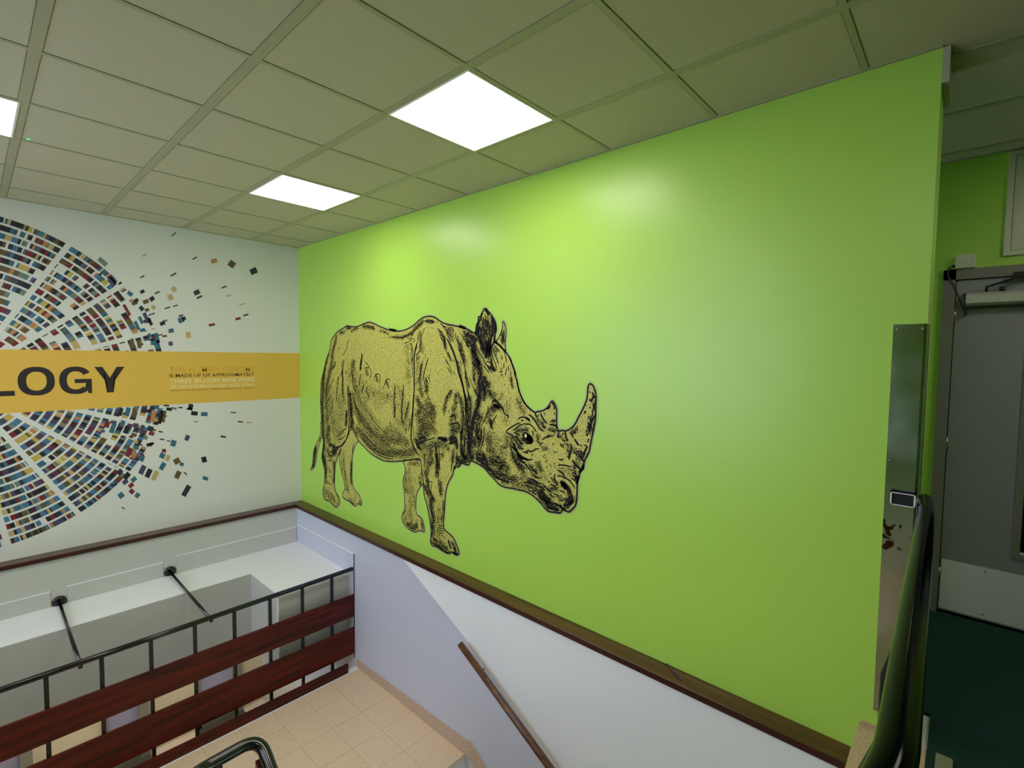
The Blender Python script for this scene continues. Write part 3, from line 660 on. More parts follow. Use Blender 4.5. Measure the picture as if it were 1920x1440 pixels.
RHINO_STROKES = [[6.9,1077,157,1054,117,1037,70,996,24,950,-11],[7.0,904,83,850,44],[6.9,990,-46,960,-94,936,-177,864,-239,839,-288],[6.7,1169,-27,1163,-67,
1130,-108,1124,-160,1096,-184,1095,-259],[6.7,1196,-44,1163,-96,1174,-124],[16.2,1325,8,1303,-42,1287,-88,1281,-155],[17.0,960,-129,947,-188,958,-247,946,-307,
956,-425],[17.4,807,-61,794,-109,732,-147],[11.6,1017,-151,1022,-186],[11.4,1129,-148,1140,-211,1150,-268,1161,-314,1193,-352,1203,-409],[11.5,1060,-301,1053,
-419],[11.2,1291,-178,1269,-263,1269,-291],[11.1,1353,-276,1322,-317,1311,-368],[11.0,1405,-285,1394,-330,1425,-373,1445,-410],[7.9,1447,-118,1477,-150,1456,
-216],[8.0,1355,-131,1386,-116,1447,-118],[7.8,1516,-236,1536,-192,1575,-169,1614,-178,1619,-221,1614,-280],[7.6,1671,-299,1690,-261,1718,-222,1755,-205,1783,
-230],[8.0,1366,-58,1417,-91,1447,-118],[9.3,1851,-253,1855,-289,1837,-342],[9.1,1982,-242,1978,-288,1978,-334],[9.3,1846,-295,1855,-357,1837,-400,1846,-451,
1854,-545],[9.2,1978,-288,1969,-365,1956,-443,1960,-504,1952,-577],[9.1,2055,-395,2029,-463,2004,-526,1986,-594],[9.4,1772,-573,1791,-635],[6.9,1506,-335,1535,
-388],[6.6,1746,-332,1736,-386],[7.9,568,-175,527,-295,538,-389],[7.8,694,-209,629,-309,551,-388],[7.7,792,-229,692,-319,589,-405],[7.7,730,-305,653,-382,601,
-460],[8.3,715,-422,613,-509,573,-580],[8.2,752,-444,738,-530,687,-608,635,-694],[7.9,990,-428,1001,-499],[7.9,1012,-557,1010,-640,1033,-697],[8.2,785,-667,747,
-750,770,-834],[8.0,831,-839,939,-766,1032,-720],[8.3,659,-760,684,-782],[8.0,843,-862,938,-838,1008,-794],[13.7,1054,-389,1053,-460,1063,-541,1073,-622,1067,
-693,1055,-765,1019,-828,961,-889,913,-913,829,-936],[13.5,1104,-386,1092,-503,1102,-578,1146,-633,1167,-683],[6.2,1167,-683,1210,-753,1253,-789],[5.9,1268,
-411,1320,-475,1423,-534,1504,-593,1582,-640,1678,-684,1744,-709],[6.1,1170,-417,1213,-494,1266,-576,1319,-645,1422,-702,1543,-738],[6.1,1126,-443,1158,-533,
1223,-608,1286,-682,1380,-757,1472,-807,1571,-839],[6.0,1318,-667,1381,-717,1482,-773,1562,-824],[5.9,1473,-629,1553,-671,1621,-691],[7.8,1275,-775,1369,-820,
1451,-855,1552,-880,1649,-894,1743,-897,1845,-893],[7.8,1285,-796,1421,-859,1541,-903,1658,-920,1762,-921,1845,-911],[16.3,694,-929,744,-941,793,-947,866,-932,
913,-913],[16.3,768,-957,743,-991,767,-1006,817,-969,877,-936],[16.8,554,-897,553,-960,532,-1026,518,-1086,536,-1146,561,-1206],[6.9,900,-1048,917,-1106,934,
-1152,913,-1167,943,-1236],[6.8,1109,-970,1114,-1005,1102,-1060,1107,-1118],[6.7,1166,-846,1137,-908,1131,-967],[6.8,1116,-1010,1096,-1065,1105,-1115,1085,
-1170,1094,-1246,1123,-1282],[6.9,975,-1147,985,-1177,994,-1217,1009,-1251],[6.8,982,-1345,1053,-1337],[6.7,1181,-1359,1180,-1385,1170,-1433],[6.8,940,-1439,
991,-1447,1072,-1454,1141,-1465],[8.3,656,-1463,649,-1492,660,-1523],[8.1,803,-1428,845,-1468,840,-1507,812,-1540],[8.3,623,-1110,733,-1094],[8.3,612,-1073,679,
-1047,756,-1047],[8.3,633,-1169,699,-1203,720,-1232],[8.3,644,-1201,698,-1235],[8.3,654,-1259,708,-1283],[8.3,573,-1340,652,-1326],[8.3,562,-1359,674,-1344],
[8.2,674,-1338,718,-1363],[8.4,556,-1065,555,-1132],[8.4,599,-1175,587,-1243,574,-1312],[8.2,766,-1105,775,-1168,764,-1235,762,-1306],[8.4,561,-1403,548,-1473,
582,-1517],[8.2,673,-1432,749,-1472,780,-1525],[15.1,2169,110,2153,66,2133,2,2129,-57,2133,-131,2129,-206,2133,-265,2121,-325],[15.2,2129,-280,2121,-355,2113,
-446,2101,-522,2092,-604,2088,-685,2101,-734,2130,-780,2171,-815,2212,-834],[6.2,2138,-280,2129,-350,2121,-445,2113,-531,2113,-601,2122,-681,2130,-755,2171,
-795,2211,-819],[6.3,2067,-525,2063,-586,2046,-649],[6.3,2080,-544,2071,-606],[6.3,2113,12,2104,-58,2109,-132,2105,-187],[6.2,2185,198,2181,139,2169,91,2161,
42],[6.2,2209,207,2193,149,2193,110],[5.2,2280,229,2249,210],[5.2,2272,210,2241,187],[5.3,2257,186,2217,163],[5.3,2241,162,2201,134],[5.3,2233,138,2201,110],
[5.3,2237,119,2198,90],[5.3,2225,95,2194,71],[5.2,2241,90,2273,46],[5.3,2225,76,2265,22],[5.3,2210,66,2249,13],[5.3,2210,42,2161,12],[5.3,2194,22,2153,-3],[5.2,
2273,13,2288,-6],[9.6,2327,-13,2304,-45,2289,-79,2273,-118,2258,-167,2250,-215],[9.7,2249,-36,2234,-85,2210,-144,2194,-203],[9.7,2226,-56,2210,-105],[9.7,2178,
-7,2162,-37],[9.7,2202,3,2194,-32],[5.6,2320,-150,2343,-192],[5.6,2304,-155,2351,-216],[5.6,2289,-185,2343,-240],[5.6,2289,-223,2343,-264],[5.6,2281,-253,2336,
-289],[5.6,2335,-135,2343,-164],[5.6,2281,-272,2336,-327],[5.6,2289,-301,2336,-356],[5.6,2305,-329,2351,-364],[8.0,2145,199,2145,257],[8.0,2161,208,2185,256],
[7.9,2185,222,2209,260],[7.9,2209,241,2248,283],[8.0,2112,190,2129,224],[8.1,2079,181,2104,205],[8.1,2046,171,2079,190],[8.2,2012,162,2054,181],[8.2,1978,158,
2021,172],[8.2,1944,153,1987,157],[8.3,1909,151,1944,163],[8.3,1874,154,1909,164],[8.4,1847,155,1874,165],[8.4,1811,161,1847,164],[7.8,2256,277,2287,286],[7.8,
2280,277,2310,287],[7.8,2311,271,2341,288],[7.7,2333,265,2371,287],[7.7,2356,262,2394,281],[7.7,2379,261,2401,269],[10.2,2431,275,2445,270],[10.3,2349,279,2371,
280],[5.8,2038,142,2112,145,2145,115],[5.8,2054,121,2104,136],[5.8,2071,106,2104,81,2096,22],[5.9,1987,102,2021,112,2054,111],[5.8,2137,120,2104,111],[18.7,
2547,143,2576,106,2604,69,2632,24,2653,-17,2674,-62,2688,-116,2708,-151,2729,-199,2749,-248,2763,-287],[18.4,2742,-248,2763,-300,2777,-362,2777,-416],[8.3,2460,
265,2496,240,2532,207,2561,170,2582,133,2604,101],[8.4,2482,250,2518,230,2547,225],[6.3,2431,224,2461,186,2475,148,2497,116],[6.3,2446,219,2482,181],[6.3,2468,
204,2497,171,2526,134,2533,88,2548,42],[6.3,2497,171,2519,125,2526,69],[6.3,2483,148,2512,106,2526,51],[6.2,2540,69,2555,23,2576,-4,2598,-31],[6.2,2562,33,2590,
-4,2605,-49],[6.2,2520,-9,2548,-37,2577,-68,2598,-100,2619,-145],[6.2,2534,-32,2570,-64],[6.2,2556,-87,2591,-118],[6.2,2570,-100,2612,-145],[6.1,2633,-113,2647,
-144],[6.1,2625,-31,2639,-40],[8.9,2651,186,2658,145,2679,104,2686,69,2707,33,2727,-3,2747,-38,2761,-91,2768,-149,2782,-206,2802,-267],[8.9,2679,158,2686,113,
2699,86,2720,51],[5.8,2539,225,2561,188,2596,151,2610,114],[5.8,2561,220,2589,183],[5.8,2596,228,2624,186],[5.7,2616,223,2631,182],[5.6,2725,197,2758,161,2792,
121],[5.6,2745,192,2778,156],[5.6,2692,185,2732,148,2772,99,2799,68],[5.6,2772,139,2805,99],[5.6,2761,-100,2788,-157,2808,-222],[5.6,2788,-161,2814,-218],[5.5,
2825,46,2851,-2,2864,-45],[5.5,2832,-11,2858,-71],[5.7,2673,-30,2701,-75,2715,-119],[5.6,2700,-25,2728,-74],[6.2,2613,-264,2578,-298],[6.2,2592,-265,2557,-309],
[6.2,2564,-294,2536,-338],[6.3,2543,-342,2522,-390,2519,-437,2522,-470],[6.2,2586,-413,2572,-442],[6.2,2571,-303,2550,-342],[6.1,2648,-280,2641,-322],[6.1,2682,
-260,2696,-314],[6.1,2702,-277,2696,-314],[6.1,2635,-368,2614,-406,2642,-436],[6.1,2655,-362,2696,-350],[6.1,2662,-380,2649,-417],[6.1,2696,-327,2723,-357],
[8.8,2737,-419,2738,-464],[8.9,2718,-466,2732,-537,2705,-594],[9.0,2580,-525,2629,-524,2670,-507,2705,-521,2698,-577],[9.0,2601,-560,2643,-574,2685,-578],[9.0,
2587,-473,2642,-450,2663,-498],[8.9,2738,-518,2719,-593,2712,-639],[21.0,2435,-658,2480,-648,2516,-649,2559,-643],[20.9,2480,-662,2531,-661,2567,-652],[20.5,
2581,-636,2623,-624,2658,-627,2678,-652],[20.5,2581,-673,2609,-675,2651,-655,2679,-675,2679,-712],[17.5,2195,-687,2243,-672,2290,-666],[17.6,2179,-724,2227,
-718,2275,-702],[17.7,2146,-708,2179,-754,2227,-772],[17.2,2345,-713,2353,-722],[8.6,2275,-697,2352,-673,2413,-651],[8.8,2155,-737,2195,-772,2243,-770],[8.5,
2398,-682,2421,-741,2429,-788,2437,-859,2430,-952],[8.4,2451,-690,2458,-737,2466,-783,2466,-855,2474,-925],[8.5,2414,-781,2429,-884],[8.2,2624,-733,2631,-783,
2617,-845,2611,-902],[8.3,2574,-702,2589,-738],[8.4,2473,-777,2517,-781,2503,-802],[8.3,2560,-704,2574,-749],[8.6,2307,-869,2353,-867,2338,-894],[8.7,2275,-791,
2275,-859,2268,-905],[8.1,2679,-712,2672,-763,2666,-824,2652,-849],[8.9,2686,-766,2713,-766,2680,-817,2659,-843],[8.8,2734,-745,2741,-790,2781,-797,2826,-777],
[8.9,2714,-784,2707,-822],[8.8,2766,-695,2780,-761],[16.0,2740,-753,2767,-763,2800,-772],[16.1,2720,-701,2734,-750],[6.8,2427,-736,2428,-811,2418,-889,2434,
-956],[6.8,2447,-771,2448,-859,2443,-941],[6.7,2462,-831,2458,-920,2453,-996,2458,-1046,2478,-1092,2498,-1126],[6.7,2487,-990,2473,-1031,2488,-1078],[6.6,2622,
-771,2618,-820,2609,-870],[6.9,2267,-971,2328,-922],[6.9,2277,-989,2339,-933],[6.9,2288,-1000,2328,-954],[6.9,2288,-1026,2389,-1021],[6.9,2267,-1069,2288,-1117,
2329,-1135],[6.9,2369,-1031,2359,-1103,2390,-1148],[6.9,2329,-1160,2430,-1172],[6.9,2350,-1221,2370,-1274,2391,-1328],[6.8,2410,-1272,2391,-1315,2411,-1349],
[6.7,2489,-1279,2499,-1328],[6.7,2508,-1262,2489,-1330],[6.7,2517,-1135,2508,-1187,2527,-1221],[6.7,2450,-1358,2528,-1352],[6.7,2455,-1376,2528,-1371],[6.7,
2460,-1394,2538,-1388],[6.7,2460,-1413,2528,-1409],[6.8,2391,-1379,2411,-1438],[6.8,2381,-1478,2451,-1492],[6.7,2471,-1481,2510,-1502],[6.7,2500,-1511,2577,
-1515],[6.7,2451,-1518,2510,-1534],[6.7,2490,-1425,2538,-1444],[18.6,2576,-1447,2595,-1479,2614,-1511],[18.4,2623,-1534,2660,-1533,2688,-1528],[11.0,2361,-1496,
2371,-1526,2431,-1529,2490,-1539,2548,-1555,2605,-1533],[11.1,2371,-1358,2381,-1414,2371,-1481],[10.7,2604,-1446,2642,-1479,2669,-1509],[10.6,2633,-1500,2679,
-1512],[6.3,2046,-914,2040,-942],[6.3,2074,-910,2085,-942],[6.3,2118,-896,2129,-928],[6.2,2150,-892,2161,-929],[6.2,2182,-887,2204,-929],[6.4,2018,-993,2018,
-1033],[6.4,2007,-1049,2018,-1081],[6.2,2134,-1167,2140,-1225,2134,-1293],[6.4,2012,-1279,2018,-1326,1972,-1377],[6.2,2172,-1365,2173,-1418,2194,-1460],[6.3,
2107,-1380,2096,-1437],[6.3,2018,-1449,2085,-1473,2173,-1465],[6.3,2052,-1461,2074,-1422],[6.2,2129,-1429,2140,-1473],[6.2,2151,-1410,2173,-1452],[6.1,2231,
-1352,2247,-1414,2258,-1444],[6.1,2225,-998,2235,-957],[6.2,2204,-1047,2225,-1076],[21.1,2964,329,2985,331,2995,312,3017,293],[21.5,2910,279,2905,249,2889,220,
2884,175,2879,149],[20.8,3027,289,3053,255,3069,225,3075,188,3065,167],[21.1,2977,124,2988,80,2999,24],[21.0,3008,146,3014,94,3020,43,3015,-9],[20.9,3039,153,
3029,109,3025,61,3020,6],[21.1,2998,117,2999,43,2989,-5],[21.2,2950,117,2956,69,2973,24,2989,-17],[21.3,2933,215,2933,170,2928,125,2940,91],[20.9,3038,263,3049,
215,3049,167,3034,138],[21.3,2912,141,2918,110,2934,80,2962,32],[21.6,2874,141,2863,96,2869,43,2881,5],[21.1,2976,191,2997,154],[20.8,3036,-12,3042,-53,3068,
-89,3084,-100],[15.5,2942,322,2927,282,2932,256],[15.4,2954,266,2949,222,2960,177,2955,147],[15.3,2996,264,3007,227,3018,190,3023,168],[15.4,2975,247,2986,209],
[15.1,3065,152,3065,116,3056,87,3045,79,3041,50],[8.5,2879,118,2885,73,2913,31,2946,-2,2968,-39,2995,-61,3021,-83,3043,-119],[8.5,2918,73,2935,43,2957,13],[8.3,
3040,68,3041,24,3052,-1,3067,-30,3083,-59,3094,-99],[8.3,3056,72,3061,35,3082,3,3098,-26,3114,-52],[8.4,2968,-39,3000,-68,3022,-98],[8.4,2984,-35,3031,-42,3063,
-71],[8.3,3026,-64,3048,-90,3068,-104],[8.4,2958,-62,2990,-91,3017,-120],[8.3,3066,79,3097,54,3122,28],[12.0,3060,101,3091,94,3127,72,3162,43,3182,25],[11.7,
3192,18,3222,-14,3242,-56,3266,-102,3276,-133],[11.5,3262,-111,3286,-163,3301,-216,3326,-267,3359,-310,3391,-336,3432,-357],[7.4,3167,28,3178,3,3188,-43],[7.4,
3146,165,3141,115,3152,79],[7.4,3160,193,3161,143,3156,93],[7.4,3138,14,3143,-22],[7.4,3163,-40,3159,-80],[7.4,3203,-61,3208,-100],[7.4,3189,-75,3175,-130],
[7.5,3139,-73,3139,-98],[7.3,3223,-96,3228,-135],[7.5,3087,68,3097,32],[7.5,3114,-106,3154,-101],[7.4,3150,-116,3135,-138],[25.7,2857,157,2841,123,2824,138,
2801,158],[25.4,2830,50,2858,20,2870,-14,2903,-48,2915,-85,2931,-108,2937,-160],[25.6,2846,96,2841,58,2858,28],[25.3,2881,-10,2903,-25,2925,-63],[25.4,2937,
-121,2915,-167,2911,-209,2927,-246,2906,-305,2907,-350,2880,-406,2858,-450,2847,-494,2842,-548,2843,-607,2843,-680],[25.7,2826,-643,2815,-691,2821,-737,2838,
-754,2867,-754],[24.9,2965,-694,2976,-730,2998,-757,3009,-797,3041,-826],[25.2,2883,-751,2933,-756,2977,-783],[24.9,2959,-158,2991,-187,3018,-201],[25.1,2943,
-170,2960,-233,2981,-247],[15.9,2795,173,2761,159],[15.9,2807,119,2779,97,2802,70],[15.7,2837,-41,2876,-71],[15.4,2991,-157,2959,-143],[15.4,2970,-210,2981,
-243,2965,-271],[15.6,2917,-274,2928,-311,2907,-369],[16.0,2752,-747,2758,-766,2787,-774],[15.7,2865,-585,2877,-676],[15.6,2897,-504,2887,-582],[15.1,3030,-794,
3057,-823,3078,-850,3115,-866],[14.9,3083,-849,3135,-862,3185,-868,3225,-872],[12.0,2700,-129,2724,-187,2747,-256,2765,-314,2771,-345,2778,-438],[11.9,2771,
-345,2772,-423,2784,-492,2802,-553,2820,-629],[12.0,2743,-402,2744,-472],[11.9,2794,-257,2817,-318,2834,-371],[11.7,2861,-238,2878,-261,2901,-297],[12.1,2744,
-539,2733,-580,2722,-641,2740,-694],[12.0,2762,-589,2757,-692],[11.9,2796,-553,2809,-630,2821,-683],[12.1,2716,-656,2722,-715,2717,-752],[12.0,2763,-651,2757,
-699,2758,-746],[11.9,2797,-646,2804,-708,2781,-759],[5.5,2810,-148,2833,-194,2861,-238],[5.6,2776,-235,2800,-280,2829,-341],[5.5,2849,-147,2861,-185],[5.5,
2823,-349,2829,-426,2813,-497],[5.6,2795,-397,2801,-475],[5.6,2715,-574,2750,-519],[5.6,2715,-594,2756,-542],[5.6,2710,-615,2756,-562],[5.6,2716,-634,2756,
-581],[5.6,2722,-653,2756,-601],[5.6,2773,-477,2831,-550],[5.6,2779,-516,2831,-581],[5.6,2779,-547,2831,-612],[5.6,2791,-585,2837,-642],[5.3,3018,-230,3045,
-292],[5.3,3016,-236,3053,-294],[5.3,3014,-242,3062,-297],[5.3,3012,-249,3070,-299],[5.3,3010,-255,3078,-302],[5.3,3008,-261,3086,-304],[5.7,3025,-357,3078,
-404],[5.7,3031,-354,3085,-398],[5.7,3037,-351,3092,-391],[5.7,3044,-348,3099,-385],[5.7,3050,-346,3106,-378],[5.7,3056,-343,3113,-372],[5.6,3062,-340,3120,
-365],[5.6,3068,-338,3127,-359],[5.6,3075,-335,3134,-353],[5.3,3098,-406,3078,-441],[5.3,3089,-416,3072,-451],[5.3,3080,-426,3066,-462],[5.3,3071,-435,3060,
-472],[5.3,3062,-445,3054,-482],[5.3,3052,-455,3048,-493],[5.3,3043,-465,3041,-503],[5.3,3034,-474,3035,-513],[6.1,3021,-428,3048,-493],[6.1,3024,-437,3051,
-498],[6.1,3027,-447,3054,-504],[6.1,3030,-456,3057,-509],[6.1,3034,-466,3060,-515],[6.1,3037,-475,3064,-521],[6.1,3040,-484,3067,-526],[16.9,3045,-325,3076,
-308,3107,-321,3128,-341,3153,-361,3168,-382],[16.9,3066,-339,3097,-351,3128,-367],[8.9,3153,-361,3168,-389,3193,-405,3208,-407,3204,-430],[9.2,2973,-459,3004,
-403,3014,-357],[9.2,2968,-482,2973,-455],[9.3,2947,-522,2942,-595,2932,-615],[9.3,2974,-504,2969,-573,2954,-651],[9.4,2891,-436,2869,-468,2858,-516,2876,-568],
[9.4,2913,-403,2885,-436],[9.0,3076,-312,3092,-300],[9.1,3047,-444,3032,-475,3048,-519],[26.7,3335,-527,3362,-520,3390,-524,3413,-535,3422,-551,3390,-552,3358,
-545,3344,-533],[26.6,3362,-530,3395,-537,3418,-548],[17.7,3351,-528,3369,-519,3396,-523,3415,-542,3433,-557,3402,-554,3379,-550],[17.8,3369,-537,3401,-543],
[9.4,3258,-514,3292,-524,3325,-531],[9.5,3185,-522,3210,-501,3248,-479,3286,-457,3324,-443],[9.5,3185,-522,3215,-530,3244,-537,3269,-556],[9.4,3249,-504,3282,
-486,3315,-462,3352,-454],[9.3,3325,-542,3349,-560,3382,-570,3427,-571,3370,-579,3411,-574],[9.3,3295,-435,3314,-412,3342,-404,3379,-406,3406,-418,3367,-407,
3395,-419,3413,-438],[9.2,3340,-445,3368,-449,3400,-446,3431,-460,3450,-479,3468,-494],[9.3,3324,-429,3351,-425],[9.4,3277,-501,3297,-506],[9.4,3301,-491,3315,
-504],[9.3,3329,-488,3339,-498],[9.3,3357,-485,3367,-498],[9.2,3380,-486,3389,-492],[9.1,3427,-485,3434,-501,3433,-522],[9.1,3464,-508,3477,-531,3473,-562],
[9.0,3478,-565,3500,-555],[8.9,3512,-540,3542,-516,3580,-495],[9.0,3487,-581,3521,-553],[8.9,3551,-522,3580,-505,3605,-505],[9.3,3331,-584,3350,-588],[7.3,3210,
-534,3235,-560,3255,-586,3289,-614],[7.3,3230,-532,3259,-560,3288,-585,3327,-613],[7.2,3268,-538,3302,-566,3340,-593],[7.3,3230,-578,3241,-613],[7.2,3278,-537,
3307,-551],[18.0,3236,-613,3280,-636,3309,-660,3356,-682,3393,-683],[18.2,3255,-589,3275,-622,3299,-640],[18.0,3289,-649,3318,-684,3347,-704],[11.0,3221,-593,
3236,-627,3251,-661,3261,-696,3281,-729],[10.8,3288,-584,3317,-602],[10.7,3347,-704,3370,-722,3394,-739],[10.8,3280,-693,3291,-727,3314,-734,3352,-732],[10.7,
3295,-662,3333,-682,3389,-688,3434,-677],[10.8,3295,-684,3343,-712,3371,-704],[10.6,3342,-641,3374,-637,3392,-624,3424,-627,3455,-608,3490,-597],[10.8,3323,
-616,3355,-622],[10.7,3374,-647,3392,-634],[10.6,3371,-715,3404,-745,3449,-758],[10.5,3403,-717,3435,-740,3480,-767],[10.8,3294,-605,3323,-626],[10.6,3429,-640,
3434,-653],[5.2,3448,-703,3505,-675],[5.2,3456,-711,3509,-686],[5.2,3464,-720,3512,-696],[5.2,3473,-728,3516,-707],[5.2,3481,-737,3520,-717],[5.2,3489,-745,
3523,-727],[5.2,3497,-753,3527,-738],[5.2,3496,-587,3565,-578],[5.2,3503,-598,3567,-586],[5.2,3509,-609,3569,-594],[5.4,3606,-608,3635,-601],[5.5,3518,-651,
3539,-631],[5.5,3536,-683,3565,-661],[5.5,3539,-655,3548,-647],[5.4,3597,-559,3609,-544],[5.5,3549,-711,3562,-706],[5.5,3574,-694,3587,-692],[5.4,3608,-682,
3620,-678],[5.4,3587,-705,3596,-700],[5.4,3616,-697,3629,-692],[5.5,3575,-754,3596,-744],[5.4,3625,-706,3633,-704],[5.3,3666,-699,3698,-696],[5.3,3714,-691,
3762,-697,3789,-702],[5.4,3650,-702,3658,-700],[9.4,3649,-644,3669,-646,3689,-638],[9.3,3641,-686,3670,-679,3710,-676,3750,-679],[9.3,3633,-714,3658,-720,3683,
-733,3708,-755,3740,-769,3764,-791,3780,-814],[9.5,3622,-743,3618,-764,3627,-789,3648,-806],[9.4,3638,-757,3659,-750,3683,-753,3704,-762],[9.5,3593,-768,3593,
-782],[9.6,3568,-807,3585,-800],[9.5,3585,-817,3611,-822,3636,-831],[9.4,3661,-843,3681,-846,3702,-849],[9.4,3662,-723,3691,-731],[9.2,3759,-714,3790,-718],
[9.2,3755,-727,3786,-738],[9.2,3747,-745,3779,-762],[29.9,3660,-790,3684,-792,3705,-802,3725,-818,3737,-835,3742,-854],[30.0,3668,-799,3693,-807,3717,-826],
[16.5,3750,-846,3758,-870,3747,-902,3735,-914],[16.5,3742,-857,3735,-888,3719,-908],[16.5,3687,-931,3719,-924,3751,-908,3774,-880],[16.3,3805,-719,3794,-753,
3787,-780],[16.3,3790,-721,3779,-762],[16.2,3842,-642,3824,-683,3801,-706],[16.7,3663,-933,3684,-952,3712,-959],[11.8,3592,-938,3613,-937,3642,-937,3667,-946,
3684,-959],[11.9,3571,-953,3588,-966,3622,-976,3655,-968],[12.0,3527,-917,3553,-943,3579,-954],[12.1,3513,-892,3544,-907,3570,-922],[12.2,3483,-891,3501,-915,
3527,-938],[12.0,3570,-908,3596,-913],[12.0,3554,-946,3571,-970,3614,-977],[12.1,3501,-912,3536,-922,3562,-954],[12.1,3491,-869,3526,-883,3553,-905],[11.9,3578,
-880,3612,-900],[7.7,3386,-815,3432,-810,3481,-826,3525,-828,3552,-844],[7.7,3391,-831,3432,-835,3482,-853],[7.8,3350,-850,3396,-841,3437,-851],[7.8,3360,-866,
3419,-865,3451,-877],[7.6,3464,-818,3504,-846,3535,-854],[7.5,3526,-838,3569,-857,3607,-874],[7.7,3460,-864,3491,-890],[7.7,3392,-888,3438,-900,3474,-910],[7.4,
3612,-873,3637,-878],[7.4,3637,-875,3662,-890],[7.4,3654,-911,3687,-901,3714,-879],[7.3,3702,-882,3711,-896],[7.5,3560,-856,3586,-871],[7.5,3586,-837,3611,
-846],[7.7,3408,-762,3458,-785,3516,-795],[7.7,3418,-785,3490,-800],[7.9,3343,-733,3390,-754],[7.9,3306,-732,3316,-781],[7.9,3329,-728,3339,-777],[7.9,3353,
-735,3358,-788],[6.8,3571,-970,3580,-985],[6.8,3597,-964,3605,-983],[6.8,3622,-959,3630,-974],[6.7,3695,-936,3704,-951],[6.6,3712,-933,3716,-952],[6.6,3728,
-929,3732,-945],[12.6,3389,-381,3417,-392,3453,-420,3476,-449,3498,-470,3529,-481],[12.4,3492,-362,3510,-391,3532,-413,3553,-427],[12.2,3570,-432,3596,-430,
3621,-434,3633,-456],[12.6,3448,-366,3461,-392],[12.4,3502,-426,3519,-444,3532,-460],[8.1,3618,-328,3584,-284],[8.1,3584,-287,3610,-299],[8.2,3552,-337,3581,
-308],[8.2,3547,-334,3572,-315],[8.3,3522,-359,3531,-372],[8.2,3587,-411,3599,-396],[8.1,3599,-413,3607,-395],[8.1,3612,-418,3616,-391],[8.2,3574,-415,3587,
-407],[8.2,3554,-458,3571,-472],[8.2,3571,-456,3596,-466,3621,-474],[8.3,3533,-463,3541,-445],[8.4,3461,-395,3483,-376],[8.1,3602,-316,3610,-332],[8.1,3611,
-348,3610,-365],[13.5,3646,-471,3643,-504,3634,-495],[13.3,3695,-462,3703,-494,3720,-525],[13.1,3767,-499,3787,-523,3802,-537],[12.7,3888,-204,3900,-228,3886,
-254,3882,-266],[12.7,3900,-222,3907,-240],[12.9,3836,-339,3847,-319],[12.8,3865,-459,3854,-470],[13.1,3753,-633,3773,-653,3800,-674,3820,-678],[13.2,3751,-546,
3744,-579,3733,-610,3729,-637],[12.9,3806,-596,3830,-622,3845,-629],[12.9,3865,-531,3847,-565,3837,-589],[7.7,3870,-199,3877,-211],[7.7,3878,-242,3871,-261],
[7.7,3850,-291,3853,-284],[7.7,3872,-292,3880,-304],[7.6,3904,-265,3909,-314],[7.6,3894,-309,3895,-346],[7.7,3881,-348,3878,-389],[7.6,3888,-356,3886,-404],
[7.6,3896,-356,3889,-406],[7.7,3866,-349,3870,-368],[7.7,3859,-387,3890,-434],[7.7,3863,-406,3887,-444],[7.7,3867,-384,3893,-422],[7.7,3874,-392,3897,-427],
[7.7,3856,-410,3879,-448],[7.7,3873,-484,3866,-513],[7.7,3857,-432,3853,-457],[7.8,3788,-414,3785,-452],[7.8,3777,-428,3774,-466],[7.9,3761,-442,3758,-475],
[7.9,3746,-450,3743,-483],[7.9,3734,-458,3750,-475],[8.0,3663,-486,3655,-510],[8.0,3671,-491,3687,-470],[8.0,3676,-520,3708,-520],[8.0,3656,-543,3676,-556],
[8.0,3708,-533,3724,-550],[7.9,3728,-533,3752,-547],[7.8,3806,-533,3825,-537],[7.7,3836,-529,3859,-533],[7.9,3763,-497,3743,-476],[7.9,3716,-557,3727,-549],
[7.9,3712,-570,3728,-594],[7.9,3763,-564,3767,-589],[7.8,3779,-581,3791,-605],[7.8,3798,-578,3810,-608],[7.8,3821,-575,3826,-603],[7.7,3840,-572,3844,-591],
[8.0,3679,-545,3688,-570],[8.0,3659,-545,3675,-565],[7.9,3769,-647,3777,-678],[7.9,3750,-666,3781,-687],[7.9,3733,-626,3713,-616],[14.9,407,-973,351,-1051,336,
-1132,292,-1230],[14.9,366,-1010,330,-1080,335,-1158],[14.7,483,-867,448,-935]]
